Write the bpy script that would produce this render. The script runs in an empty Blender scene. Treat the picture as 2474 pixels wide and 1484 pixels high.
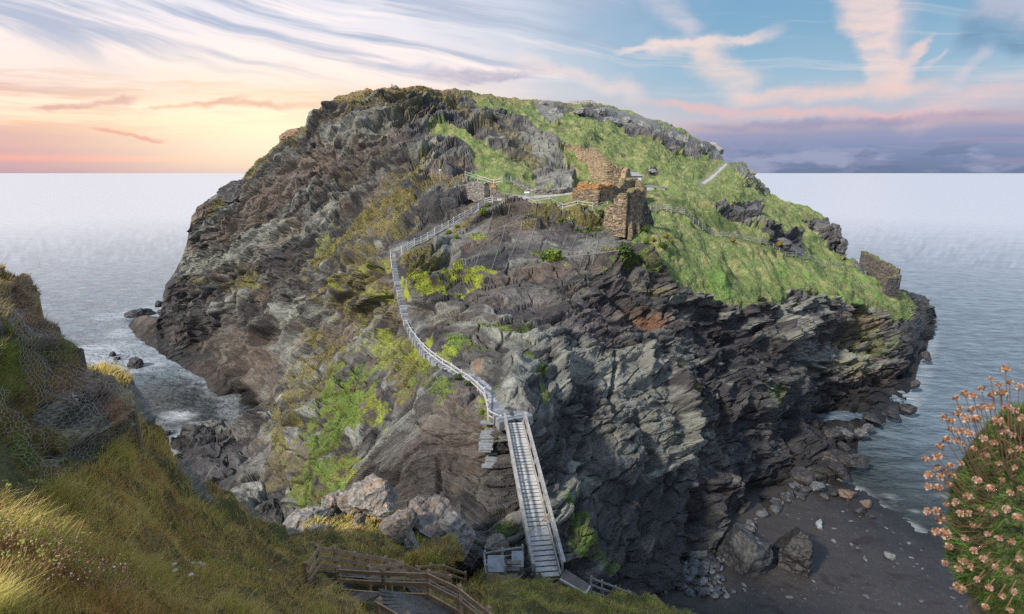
import bpy, bmesh, math, random
import numpy as np
from mathutils import Vector, Matrix
random.seed(7); rng = np.random.default_rng(11)
scene = bpy.context.scene
COL = scene.collection
R = math.radians
# ---------------------------------------------------------------- camera
F_PX, CX, CY, TH, CAMH = 1300.0, 1236.5, 742.0, R(14.0), 55.0
ST, CT = math.sin(TH), math.cos(TH)
def ray(x, y):
    x = np.asarray(x, float); y = np.asarray(y, float)
    r = (x - CX) / F_PX; d = (y - CY) / F_PX
    return np.stack([r, CT - d*ST + 0*r, -ST - d*CT + 0*r], -1)
def at(x, y, D):                       # a sight line and a distance give a place
    p = ray(x, y) * np.asarray(D, float)[..., None]
    p[..., 2] += CAMH
    return p
def sea_D(y, z=0.0):
    d = (np.asarray(y, float) - CY) / F_PX
    return (CAMH - z) / (ST + d*CT)
cam = bpy.data.cameras.new('camera'); co = bpy.data.objects.new('camera', cam); COL.objects.link(co)
co.location = (0, 0, CAMH); co.rotation_euler = (R(90) - TH, 0, 0)
cam.sensor_fit = 'HORIZONTAL'; cam.sensor_width = 36; cam.lens = 36 * F_PX / 2473.0
cam.clip_start = 0.05; cam.clip_end = 200000
scene.camera = co
# ---------------------------------------------------------------- noise
_g = rng.normal(size=(256, 3)); _g = (_g / np.linalg.norm(_g, axis=1)[:, None]).astype(np.float32)
_hv = rng.random(65536).astype(np.float32)
def _h(ix, iy, iz):
    return ((ix*73856093) ^ (iy*19349663) ^ (iz*83492791))
def perlin(p):
    p = np.asarray(p, np.float32); i = np.floor(p).astype(np.int64); f = p - i
    u = f*f*f*(f*(f*6-15)+10); out = 0
    for a in (0, 1):
        wx = u[..., 0] if a else 1-u[..., 0]
        for b in (0, 1):
            wy = u[..., 1] if b else 1-u[..., 1]
            for c in (0, 1):
                wz = u[..., 2] if c else 1-u[..., 2]
                h = _h(i[..., 0]+a, i[..., 1]+b, i[..., 2]+c)
                h = (h ^ (h >> 13)) & 255
                g = _g[h]
                dt = g[..., 0]*(f[..., 0]-a) + g[..., 1]*(f[..., 1]-b) + g[..., 2]*(f[..., 2]-c)
                out = out + wx*wy*wz*dt
    return out*1.5
def fbm(p, o=4, g=0.5, off=0.0):
    p = np.asarray(p, np.float32) + off; s = 0; a = 1.0; n = 0
    for k in range(o):
        s = s + a*perlin(p); n += a; a *= g; p = p*2.03 + 17.3
    return s / n * 1.4
def ridged(p, o=4, g=0.5, off=0.0):
    p = np.asarray(p, np.float32) + off; s = 0; a = 1.0; n = 0
    for k in range(o):
        s = s + a*(1-np.abs(perlin(p))*2.2); n += a; a *= g; p = p*2.07 + 9.1
    return s / n
def h1(i):
    i = np.asarray(i).astype(np.int64)
    return _hv[((i*2654435761) ^ (i >> 3)) & 65535]
def sst(a, b, x):
    t = np.clip((x-a)/(b-a), 0, 1); return t*t*(3-2*t)
def cells(p, off=0):                   # nearest cell id noise + edge distance (Worley)
    p = np.asarray(p, np.float32); i = np.floor(p).astype(np.int64)
    d1 = np.full(p.shape[:-1], 9.0, np.float32); d2 = d1.copy(); idn = np.zeros(p.shape[:-1], np.float32)
    for a in (-1, 0, 1):
        for b in (-1, 0, 1):
            for c in (-1, 0, 1):
                q = i + np.array([a, b, c]); h = _h(q[..., 0], q[..., 1], q[..., 2]) + off
                h = h ^ (h >> 15)
                j = np.stack([_hv[h & 65535], _hv[(h*7+13) & 65535], _hv[(h*31+5) & 65535]], -1)
                d = np.linalg.norm(q + j - p, axis=-1)
                nid = _hv[(h*57+3) & 65535]
                m = d < d1
                d2 = np.where(m, d1, np.minimum(d2, d)); idn = np.where(m, nid, idn); d1 = np.where(m, d, d1)
    return d1, d2-d1, idn
# ---------------------------------------------------------------- depth from control points
class TPS:
    def __init__(s, pts, smooth=1e-4):
        P = np.array([(a[0], a[1]) for a in pts], float)/1000; v = np.log(np.array([a[2] for a in pts], float))
        n = len(P); K = s.k(P, P) + np.eye(n)*smooth; Q = np.c_[np.ones(n), P]
        A = np.block([[K, Q], [Q.T, np.zeros((3, 3))]])
        s.w = np.linalg.solve(A, np.r_[v, 0, 0, 0]); s.P = P
    def k(s, a, b):
        r2 = ((a[:, None]-b[None])**2).sum(-1) + 1e-9
        return r2*np.log(r2)*.5
    def __call__(s, x, y):
        sh = np.shape(x); q = np.c_[np.ravel(x), np.ravel(y)]/1000; out = np.empty(len(q))
        for i in range(0, len(q), 40000):
            c = q[i:i+40000]
            out[i:i+40000] = s.k(c, s.P) @ s.w[:-3] + np.c_[np.ones(len(c)), c] @ s.w[-3:]
        return np.exp(out).reshape(sh)
def poly_sd(x, y, poly):               # signed distance to polygon, >0 inside
    poly = np.array(poly, float); x = np.asarray(x, float); y = np.asarray(y, float)
    d = np.full(x.shape, 1e9); ins = np.zeros(x.shape, bool)
    for (x0, y0), (x1, y1) in zip(poly, np.roll(poly, -1, 0)):
        ex, ey = x1-x0, y1-y0; wx, wy = x-x0, y-y0
        t = np.clip((wx*ex+wy*ey)/(ex*ex+ey*ey+1e-9), 0, 1)
        d = np.minimum(d, (wx-ex*t)**2+(wy-ey*t)**2)
        c = ((y0 <= y) != (y1 <= y)) & (x < x0 + (y-y0)/(y1-y0+1e-12)*(x1-x0))
        ins ^= c
    return np.where(ins, 1, -1)*np.sqrt(d)
def line_d(x, y, pl):
    d = np.full(np.shape(x), 1e9)
    for (x0, y0), (x1, y1) in zip(pl[:-1], pl[1:]):
        ex, ey = x1-x0, y1-y0; wx, wy = x-x0, y-y0
        t = np.clip((wx*ex+wy*ey)/(ex*ex+ey*ey+1e-9), 0, 1)
        d = np.minimum(d, (wx-ex*t)**2+(wy-ey*t)**2)
    return np.sqrt(d)
def interp_line(pl, x):
    a = np.array(pl, float); return np.interp(x, a[:, 0], a[:, 1])
# ---------------------------------------------------------------- mesh helpers
def raw_mesh(name, verts, quads=None, tris=None, smooth=False):
    me = bpy.data.meshes.new(name); verts = np.asarray(verts, np.float32).reshape(-1, 3)
    nq = 0 if quads is None else len(quads); nt = 0 if tris is None else len(tris)
    me.vertices.add(len(verts)); me.vertices.foreach_set('co', verts.ravel())
    idx = []; st = []; tot = []
    if nq: idx.append(np.asarray(quads, np.int32).ravel()); st.append(np.arange(nq)*4); tot.append(np.full(nq, 4))
    if nt: idx.append(np.asarray(tris, np.int32).ravel()); st.append(nq*4+np.arange(nt)*3); tot.append(np.full(nt, 3))
    idx = np.concatenate(idx).astype(np.int32)
    me.loops.add(len(idx)); me.loops.foreach_set('vertex_index', idx)
    me.polygons.add(nq+nt); me.polygons.foreach_set('loop_start', np.concatenate(st).astype(np.int32))
    me.polygons.foreach_set('loop_total', np.concatenate(tot).astype(np.int32))
    me.polygons.foreach_set('use_smooth', np.full(nq+nt, smooth, bool))
    me.update(calc_edges=True); me.validate(); return me
def set_col(me, name, c):
    a = me.attributes.new(name, 'FLOAT_COLOR', 'POINT'); c = np.asarray(c, np.float32)
    if c.shape[-1] == 3: c = np.c_[c.reshape(-1, 3), np.ones(c.reshape(-1, 3).shape[0])]
    a.data.foreach_set('color', c.astype(np.float32).ravel())
def link(name, me, mat=None, parent=None):
    o = bpy.data.objects.new(name, me); COL.objects.link(o)
    if mat and me: me.materials.append(mat)
    if parent: o.parent = parent
    return o
def tag(o, label, cat, group=None, kind=None):
    if label: o['label'] = label
    if cat: o['category'] = cat
    if group: o['group'] = group
    if kind: o['kind'] = kind
    return o
def empty(name, loc, label, cat, group=None):
    o = bpy.data.objects.new(name, None); COL.objects.link(o); o.location = loc
    o.empty_display_size = 0.3
    return tag(o, label, cat, group)
def structure(o): o['kind'] = 'structure'; return o
# ---------------------------------------------------------------- node helpers
class NT:
    def __init__(s, tree): s.t = tree
    def n(s, kind, **k):
        nd = s.t.nodes.new(kind)
        for a, b in k.items(): setattr(nd, a, b)
        return nd
    def put(s, sock, v):
        if isinstance(v, V): s.t.links.new(v.s, sock)
        elif isinstance(v, bpy.types.NodeSocket): s.t.links.new(v, sock)
        elif v is not None: sock.default_value = v
    def m(s, op, a, b=None, c=None, clamp=False):
        nd = s.n('ShaderNodeMath', operation=op, use_clamp=clamp)
        for i, v in enumerate((a, b, c)):
            if v is not None: s.put(nd.inputs[i], v)
        return V(s, nd.outputs[0])
    def ss(s, a, b, x):
        nd = s.n('ShaderNodeMapRange', interpolation_type='SMOOTHSTEP')
        s.put(nd.inputs[0], x); s.put(nd.inputs[1], a); s.put(nd.inputs[2], b); return V(s, nd.outputs[0])
    def mix(s, f, a, b, blend='MIX'):
        nd = s.n('ShaderNodeMix', data_type='RGBA', blend_type=blend)
        s.put(nd.inputs[0], f)
        for i, v in ((6, a), (7, b)):
            if isinstance(v, tuple) and len(v) == 3: v = v + (1,)
            s.put(nd.inputs[i], v)
        return V(s, nd.outputs[2])
    def noise(s, vec, sc, det=4, rough=.5, dist=0.0):
        nd = s.n('ShaderNodeTexNoise'); s.put(nd.inputs['Vector'], vec); nd.inputs['Scale'].default_value = sc
        nd.inputs['Detail'].default_value = det; nd.inputs['Roughness'].default_value = rough
        nd.inputs['Distortion'].default_value = dist; return V(s, nd.outputs[0])
    def xyz(s, x, y, z=0.0):
        nd = s.n('ShaderNodeCombineXYZ'); s.put(nd.inputs[0], x); s.put(nd.inputs[1], y); s.put(nd.inputs[2], z); return V(s, nd.outputs[0])
    def sep(s, v):
        nd = s.n('ShaderNodeSeparateXYZ'); s.put(nd.inputs[0], v); return [V(s, o) for o in nd.outputs]
    def ramp(s, f, stops, mode='LINEAR'):
        nd = s.n('ShaderNodeValToRGB'); cr = nd.color_ramp; cr.interpolation = mode
        while len(cr.elements) < len(stops): cr.elements.new(0.5)
        for e, (p, c) in zip(cr.elements, stops): e.position = p; e.color = tuple(c) + (1,) if len(c) == 3 else c
        s.put(nd.inputs[0], f); return V(s, nd.outputs[0])
class V:
    def __init__(s, nt, sock): s.nt = nt; s.s = sock
    def __add__(s, o): return s.nt.m('ADD', s, o)
    def __radd__(s, o): return s.nt.m('ADD', o, s)
    def __sub__(s, o): return s.nt.m('SUBTRACT', s, o)
    def __rsub__(s, o): return s.nt.m('SUBTRACT', o, s)
    def __mul__(s, o): return s.nt.m('MULTIPLY', s, o)
    def __rmul__(s, o): return s.nt.m('MULTIPLY', o, s)
    def __truediv__(s, o): return s.nt.m('DIVIDE', s, o)
def new_mat(name):
    m = bpy.data.materials.new(name); m.use_nodes = True; t = m.node_tree; t.nodes.clear()
    N = NT(t); out = N.n('ShaderNodeOutputMaterial'); b = N.n('ShaderNodeBsdfPrincipled')
    t.links.new(b.outputs[0], out.inputs[0]); return m, N, b
def bump(N, b, h, strength=.5, dist=.05):
    nd = N.n('ShaderNodeBump'); nd.inputs['Strength'].default_value = strength; nd.inputs['Distance'].default_value = dist
    N.put(nd.inputs['Height'], h); N.t.links.new(nd.outputs[0], b.inputs['Normal'])
def srgb(r, g, b):
    f = lambda c: (c/255/12.92 if c/255 <= .04045 else ((c/255+.055)/1.055)**2.4)
    return (f(r), f(g), f(b))
# ---------------------------------------------------------------- sky and sun
scene.view_settings.view_transform = 'Standard'; scene.view_settings.look = 'None'
scene.view_settings.exposure = 0.5; scene.view_settings.gamma = 1.0
SUN_EL, SUN_AZ = R(37), R(-130)        # azimuth from +Y towards +X
sdir = Vector((math.sin(SUN_AZ)*math.cos(SUN_EL), math.cos(SUN_AZ)*math.cos(SUN_EL), math.sin(SUN_EL)))
sl = bpy.data.lights.new('sun', 'SUN'); sl.energy = 3.9; sl.angle = R(5); sl.color = (1.0, .90, .78)
so = bpy.data.objects.new('sun', sl); COL.objects.link(so); so.rotation_euler = sdir.to_track_quat('Z', 'Y').to_euler()
W = bpy.data.worlds.new('World'); scene.world = W; W.use_nodes = True; W.node_tree.nodes.clear()
N = NT(W.node_tree)
tc = N.n('ShaderNodeTexCoord'); X, Y_, Z = N.sep(tc.outputs['Generated'])
az = N.m('ARCTAN2', X, Y_); el = N.m('ARCSINE', Z)     # radians
def azel(x, y):
    v = ray(x, y); v = v/np.linalg.norm(v); return math.atan2(v[0], v[1]), math.asin(v[2])
sky = N.n('ShaderNodeTexSky', sky_type='NISHITA'); sky.sun_disc = False
sky.sun_elevation = SUN_EL; sky.sun_rotation = SUN_AZ
nish = N.mix(1.0, V(N, sky.outputs[0]), (.085, .085, .085), 'MULTIPLY')
L = srgb
e = lambda deg: deg/30.0
el30 = N.m('MULTIPLY', el, 57.2958/30.0)
# picture rows at azimuth 0: horizon 0 deg, y=300 -> 4.7, y=200 -> 8.3, y=100 -> 12, y=0 -> 15.7 deg
left = N.ramp(el30, [(0, L(176, 148, 166)), (e(.8), L(192, 152, 166)), (e(1.1), L(226, 160, 156)), (e(1.6), L(196, 158, 168)), (e(2.9), L(198, 164, 172)),
    (e(3.5), L(240, 202, 186)), (e(4.4), L(253, 224, 200)), (e(5.4), L(250, 226, 208)), (e(6.2), L(226, 204, 196)), (e(7.5), L(240, 222, 214)), (e(10), L(246, 230, 226)),
    (e(13), L(226, 222, 228)), (e(20), L(205, 210, 222)), (1, L(180, 195, 215))])
right = N.ramp(el30, [(0, L(112, 128, 158)), (e(1.0), L(124, 140, 174)), (e(2.4), L(142, 154, 188)), (e(3.4), L(158, 162, 192)), (e(4.1), L(190, 178, 192)),
    (e(5.0), L(196, 196, 210)), (e(6.5), L(182, 200, 216)), (e(9), L(158, 192, 216)), (e(12), L(138, 180, 210)), (e(16), L(126, 170, 206)), (1, L(120, 160, 200))])
lr = N.ss(-.22, .38, az + (N.noise(N.xyz(az*2.0, el*5.0, 3.0), 1.5, 3)-.5)*.35)
base = N.mix(lr, left, right)
base = N.mix(N.m('MULTIPLY', N.ss(.45, 1.0, Z), 0.6), base, nish)
# ---- cirrus streaks, long and nearly level, fanning out
def warp(a, b, s, amt, seed):
    n1 = N.noise(N.xyz(a*s, b*s*2.0, seed), 1.0, 3)-.5; n2 = N.noise(N.xyz(a*s, b*s*2.0, seed+7.7), 1.0, 3)-.5
    return a + n1*amt, b + n2*amt*.35
a1, e1 = warp(az, el, 3.0, .16, 1.0)
tilt = e1 + a1*.16*N.ss(.02, .2, el)      # streaks slope down to the right higher up
st1 = N.noise(N.xyz(a1*1.6, tilt*27.0, 0.0), 1.0, 5, .55)
st2 = N.noise(N.xyz(a1*3.2, tilt*60.0, 5.0), 1.0, 6, .6)
streak = N.ss(.44, .60, st1*.65 + st2*.35)
hi = N.ss(.11, .19, el)
c = N.mix(N.m('MULTIPLY', N.m('MULTIPLY', streak, hi), (1.0-lr)*.85), base, L(158, 172, 196))
wst = N.ss(.52, .68, N.noise(N.xyz(a1*2.0, tilt*34.0, 9.0), 1.0, 6, .6))
c = N.mix(wst*N.ss(.06, .14, el)*(1.0-lr*.6)*.75, c, L(255, 240, 234))
# lower broken bars, orange-grey in the glow
b1 = N.noise(N.xyz(a1*4.5, e1*42.0, 21.0), 1.0, 6, .6)
low = N.ss(.035, .06, el)*(1.0-N.ss(.115, .15, el))
c = N.mix(N.ss(.44, .60, b1)*low*(1.0-N.ss(-.1, .25, az))*.75, c, L(206, 170, 164))
c = N.mix(N.ss(.53, .66, N.noise(N.xyz(a1*5.5, e1*46.0, 33.0), 1.0, 6, .6))*low*(1.0-N.ss(-.05, .2, az))*.8, c, L(232, 178, 150))
# glow where the sun sets behind the shoulder of the island
fib0 = N.ss(.35, .6, N.noise(N.xyz(az*6.0, el*60.0, 90.0), 1.0, 6, .6))
ga, ge = azel(655, 322)
d2 = N.m('POWER', (az-ga)*3.2, 2.0) + N.m('POWER', (el-ge)*9.0, 2.0)
glow = N.m('EXPONENT', d2*-1.9)
halo = N.m('EXPONENT', (N.m('POWER', (az-ga)*1.7, 2.0) + N.m('POWER', (el-ge+.01)*13.0, 2.0))*-1.6)
c = N.mix(halo*.36*(.5+.5*fib0), c, L(255, 190, 128))
c = N.mix(glow*.85, c, L(255, 240, 205))
# ---- right side: plumes, fans and puffs
wa = az + (N.noise(N.xyz(az*7.0, el*9.0, 60.0), 1.0, 6, .6)-.5)*.085; we = el + (N.noise(N.xyz(az*7.0, el*9.0, 70.0), 1.0, 6, .6)-.5)*.055
fib = N.ss(.30, .62, N.noise(N.xyz(wa*9.0, we*40.0, 80.0), 1.0, 6, .6))
def frame(x0, y0, x1, y1, wid):         # local coordinates along a bar of cloud from P0 to P1
    A, E = azel(x0, y0); B, G = azel(x1, y1); dx, dy = B-A, G-E; l2 = dx*dx+dy*dy; l = math.sqrt(l2)
    t = ((wa-A)*dx + (we-E)*dy)/l2; s = ((wa-A)*(-dy/l) + (we-E)*(dx/l))/(wid/F_PX)
    return t, s
pn = N.noise(N.xyz(az*14.0, el*14.0, 2.0), 1.0, 7, .62)-.5
pn2 = N.noise(N.xyz(az*5.0, el*16.0, 12.0), 1.0, 6, .6)-.5
def bar(x0, y0, x1, y1, w0, w1, amp=.8, soft=.9, col=L(250, 224, 216), op=.9):
    global c
    t, s = frame(x0, y0, x1, y1, 1.0)
    t2 = N.m('ADD', t, pn2*.25)
    wid = N.m('ADD', N.m('MULTIPLY', t2, w1-w0), w0)
    q = N.m('ABSOLUTE', s + pn*(w0+w1)*.5*amp)/N.m('MAXIMUM', wid, 1.0)
    m = (1.0-N.ss(1.0-soft, 1.0, q))*N.ss(-.1, .12, t2)*(1.0-N.ss(.82, 1.1, t2))
    c = N.mix(m*(.45+.55*fib)*(op*.92), c, col)
bar(2090, -60, 2150, 205, 70, 34, .6, .55, L(250, 224, 216), .92)
bar(2140, -40, 2200, 200, 90, 20, .9, .9, L(240, 218, 220), .5)
bar(2150, 215, 2255, 85, 46, 5, .9, .9, L(250, 220, 212), .8)
bar(1480, 140, 1880, 70, 10, 16, 1.6, .8, L(250, 228, 220), .8)
bar(1560, 130, 1760, 110, 22, 40, 1.3, .9, L(248, 228, 222), .7)
bar(1690, 130, 1830, 225, 55, 50, 1.0, .9, L(250, 226, 216), .8)
bar(1560, -30, 1700, 85, 38, 40, 1.1, .95, L(230, 218, 226), .65)
bar(1780, 235, 2300, 215, 22, 26, 1.6, .95, L(248, 214, 206), .8)
bar(1560, 250, 2473, 292, 14, 16, 2.2, .95, L(244, 196, 192), .75)
bar(2180, 300, 2560, 170, 40, 30, 1.7, .95, L(244, 208, 206), .6)
bar(2330, 60, 2560, 90, 60, 50, 1.4, .95, L(104, 142, 178), .75)
bar(2250, 170, 2290, 120, 14, 6, 1.2, .95, L(232, 214, 220), .6)
bar(2300, 230, 2370, 110, 22, 10, 1.2, .95, L(226, 212, 222), .55)
bar(2350, 20, 2600, 10, 30, 50, 1.5, .95, L(214, 208, 222), .6)
bar(1040, 170, 1330, 190, 24, 14, 2.4, .9, L(160, 156, 182), .75)
bar(930, 160, 1050, 150, 14, 14, 1.6, .9, L(176, 184, 204), .6)
bar(1250, 150, 1560, 240, 30, 30, 1.8, .95, L(248, 226, 218), .6)
bar(1700, 300, 2473, 285, 10, 16, 2.2, .9, L(150, 152, 188), .7)
puff = N.ss(.5, .64, N.noise(N.xyz(az*9.0, el*26.0, 40.0), 1.0, 6, .55))*(1.0-N.ss(.03, .055, el))*lr
c = N.mix(puff*.6, c, L(176, 180, 206))
c = N.mix(N.ss(.52, .6, N.noise(N.xyz(az*11.0, el*30.0, 47.0), 1.0, 7, .6))*(1.0-N.ss(.025, .06, el))*lr*.5, c, L(112, 124, 158))
c = N.mix(N.ss(.5, .62, N.noise(N.xyz(a1*3.0, e1*50.0, 44.0), 1.0, 5, .55))*lr*(1.0-N.ss(.05, .075, el))*.4, c, L(176, 160, 190))
bar(360, 262, 600, 238, 5, 10, 2.6, .9, L(216, 160, 140), .75)
bar(100, 262, 340, 236, 7, 12, 2.6, .9, L(204, 156, 150), .7)
bar(470, 255, 800, 250, 10, 14, 2.4, .9, L(222, 172, 148), .75)
bar(240, 312, 400, 330, 7, 6, 2.6, .9, L(222, 164, 150), .8)
# unseen sky behind and above the viewer, toned to set the ambient light
back = N.ss(.25, -.5, Y_)
c = N.mix(back*.75, c, L(176, 182, 198))
c = N.mix(N.ss(.35, .8, Z)*.6, c, L(150, 168, 196))
c = N.mix(N.ss(0.0, -.06, Z), c, L(100, 108, 120))
front = N.ss(-.1, .45, Y_)*(1.0-N.ss(.28, .6, Z)); k_ = 1.0-front*(.17+.15*lr)
c = N.mix(1.0, c, N.xyz(k_, k_, k_), 'MULTIPLY')
bg = N.n('ShaderNodeBackground'); N.put(bg.inputs[0], c); bg.inputs[1].default_value = 1.0
wo = N.n('ShaderNodeOutputWorld'); N.t.links.new(bg.outputs[0], wo.inputs[0])
# ---------------------------------------------------------------- terrain sheets
class Sheet:
    """columns run along the skyline, rows run from the crest down the face; a back slope closes the form"""
    def __init__(s, top, bot, x0, x1, ncol, nrow, tps, lift=None):
        xs = np.linspace(x0, x1, 6000); ts = interp_line(top, xs); al = np.r_[0, np.cumsum(np.hypot(np.diff(xs)*1.4, np.diff(ts)))]
        s.x = np.interp(np.linspace(0, al[-1], ncol), al, xs); s.top = interp_line(top, s.x); s.bot = np.maximum(interp_line(bot, s.x), s.top+3)
        r = np.linspace(0, 1, nrow)[:, None]
        s.Y = s.top[None]*(1-r) + s.bot[None]*r; s.X = np.repeat(s.x[None], nrow, 0); s.nr, s.nc = nrow, ncol
        s.D = tps(s.X, s.Y); s.base = at(s.X, s.Y, s.D)
        s.normals()
    def normals(s, P=None):
        P = s.base if P is None else P
        du = np.gradient(P, axis=1); dv = np.gradient(P, axis=0); n = np.cross(dv, du)
        n /= np.linalg.norm(n, axis=-1)[..., None] + 1e-9
        vd = P - np.array([0, 0, CAMH]); flip = (n*vd).sum(-1) > 0; n[flip] *= -1
        s.nrm = n; return n
    def grid(s, x, y):
        fx = np.clip(np.interp(x, s.x, np.arange(s.nc)), 0, s.nc-1.001)
        t = np.interp(x, s.x, s.top); b = np.interp(x, s.x, s.bot)
        fy = np.clip((np.asarray(y, float)-t)/(b-t)*(s.nr-1), 0, s.nr-1.001); return fx, fy
    def samp(s, A, x, y):
        fx, fy = s.grid(x, y); i = fx.astype(int); j = fy.astype(int); a = (fx-i); b = (fy-j)
        if A.ndim == 3: a = a[..., None]; b = b[..., None]
        return (A[j, i]*(1-a)+A[j, i+1]*a)*(1-b) + (A[j+1, i]*(1-a)+A[j+1, i+1]*a)*b
    def __call__(s, x, y): return s.samp(s.P, x, y)
    def mesh(s, name, col, back=None, foot=3.0, zmin=-4.0, Q=None, footz=None):
        rows = [s.P]; cols = [col]; n0 = s.nr
        topP = s.P[0]; up = []
        if back:                          # over the crest and down the far side
            for d, drop in back:
                h = topP - np.array([0, 0, CAMH]); h[:, 2] = 0; h /= np.linalg.norm(h, axis=1)[:, None]
                q = topP + h*d; q[:, 2] = np.maximum(topP[:, 2]-drop + fbm(q/8, 3)*min(d*.15, 2.5), zmin)
                up.append(q)
        allr = up[::-1] + [r for r in s.P]
        last = s.P[-1].copy(); last2 = last.copy(); last2[:, 2] = np.minimum(last2[:, 2]-foot, last2[:, 2]-.5)
        if footz is not None:
            for kf in range(1, 8):
                r_ = last.copy(); r_[:, 2] = last[:, 2]+(footz-last[:, 2])*kf/7; jj = fbm(r_/2.0, 3, off=5)*1.2*min(kf/2, 1); vd_ = r_-np.array([0, 0, CAMH]); vd_[:, 2] = 0; vd_ /= np.linalg.norm(vd_, axis=1)[:, None]; allr.append(r_-vd_*jj[:, None])
        else: allr.append(last2)
        A = np.array(allr); nf = 7 if footz is not None else 1; C_ = np.concatenate([np.repeat(col[:1], len(up), 0), col, np.repeat(col[-1:], nf, 0)], 0)
        nr, nc = A.shape[:2]
        id_ = np.arange(nr*nc).reshape(nr, nc)
        q = np.stack([id_[:-1, :-1], id_[1:, :-1], id_[1:, 1:], id_[:-1, 1:]], -1).reshape(-1, 4)
        me = raw_mesh(name, A.reshape(-1, 3), quads=q); set_col(me, 'Col', C_.reshape(-1, C_.shape[-1]))
        if Q is not None:
            Qa = np.concatenate([np.repeat(Q[:1], len(up), 0), Q, np.repeat(Q[-1:], nf, 0)], 0); at2 = me.attributes.new('Bed', 'FLOAT_VECTOR', 'POINT')
            at2.data.foreach_set('vector', Qa.astype(np.float32).ravel())
        return me

def unit(v): v = np.array(v, float); return v/np.linalg.norm(v)
def bed_frame(n):
    n = unit(n); a = unit(np.cross([0, 1, 0], n)); b = np.cross(n, a); return np.stack([a, b, n])
BED_L, BED_R, BED_O = bed_frame((-.50, .15, .84)), bed_frame((.03, .12, .99)), np.array([0, 100.0, 34.0])
def bedding(p, wl):
    """coordinates along and across the beds, gently folded"""
    d = p - BED_O; q = (d @ BED_L.T)*wl[..., None] + (d @ BED_R.T)*(1-wl[..., None])
    f = np.stack([fbm(p/18, 2, off=3), fbm(p/18, 2, off=23), fbm(p/15, 2, off=43)*1.5], -1)*1.5
    return (q + f).astype(np.float32)
def layer(q, T, A, seed):
    s = q[..., 2]/T + perlin(q/np.array([T*9, T*9, T*20]) + seed)*1.0
    i = np.floor(s); f = s-i; a = h1(i+seed*101); b = h1(i+1+seed*101)
    v = a + (b-a)*sst(.66, 1.0, f)
    w = .6 + 1.0*perlin(q/np.array([T*8, T*8, T*3.]) + seed*3.3)
    return (v-.5)*A*2*np.clip(w, 0, 1.3), a
def rock_relief(p, q, sp, k=1.0):
    """ledges, slabs and cracks; sp = vertex spacing, finer forms fade where the sheet is coarse"""
    W = lambda T: np.clip(T/(sp*3.0), 0, 1)**1.5
    S = np.array([1, 1, .5])
    out = fbm(q/np.array([17, 17, 10]), 3)*2.6*W(6) + (ridged(q/np.array([10, 10, 6]), 3, off=4)-.55)*2.2*W(4) + (ridged(q/np.array([7, 7, 2.4]), 3, off=12)-.55)*1.1*W(1.6)
    lay = 0
    for T, A, s_ in ((3.6, 1.9, 1), (1.3, 1.1, 2), (.5, .46, 3), (.2, .16, 4)):
        a, ha = layer(q, T*k, A*k, s_); out = out + a*W(T)
        if s_ == 2: lay = ha
    d1, ed, idn = cells(q/np.array([5.5, 5.5, 1.5])/k + fbm(p/4, 2)[..., None]*.2)
    out = out + ((idn-.5)*1.5*sst(.0, .12, ed) - (1-sst(0, .06, ed))*.9)*W(1.5)*k
    d2, ed2, idn2 = cells(q/np.array([1.7, 1.7, .34])/k + 7.7)
    out = out + ((idn2-.5)*.38*sst(.0, .15, ed2) - (1-sst(0, .06, ed2))*.22)*W(.5)*k
    out = out + fbm(q/np.array([1.6, 1.6, .3]), 3, .55)*.16*W(.5)
    return out, lay, idn, idn2
def spacing(P):
    return np.maximum(np.linalg.norm(np.gradient(P, axis=0), axis=-1), np.linalg.norm(np.gradient(P, axis=1), axis=-1))

# painted ground cover (material zones): x, y, rx, ry, rotation, kind, strength
GREEN, OLIVE, PALE, DARK, RUST, BROWN, LIME, TAN = range(8)
ALB = np.array([(.085, .130, .026), (.125, .11, .04), (.235, .245, .215), (.040, .039, .043), (.22, .105, .05), (.135, .105, .085), (.180, .215, .026), (.25, .205, .11)])
def paint(col, veg, x, y, p, blobs, nz):
    for bx, by, rx, ry, rot, kind, st in blobs:
        c, s_ = math.cos(R(rot)), math.sin(R(rot)); m = (np.abs(x-bx) < (rx+ry)*1.5) & (np.abs(y-by) < (rx+ry)*1.5)
        if not m.any(): continue
        dx, dy = x[m]-bx, y[m]-by; u = (dx*c+dy*s_)/rx; v = (-dx*s_+dy*c)/ry
        q = 1.15 - np.sqrt(u*u+v*v) + nz[m]*.85
        w = sst(.05, .40, q)*st
        a = ALB[kind]*(1 + .35*nz[m][:, None])
        if kind in (GREEN, LIME, OLIVE, TAN):
            w = sst(.12, .26, q+nz[m]*.75-.06)*st; veg[m] = np.maximum(veg[m], w); a = ALB[kind]*(1+.45*np.clip(nz[m]*2, -1, 1)[:, None])+(ALB[OLIVE]-ALB[kind])*(sst(.1, -.35, nz[m])*.8)[:, None]
        col[m] = col[m]*(1-w[:, None]) + a*w[:, None]

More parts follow.
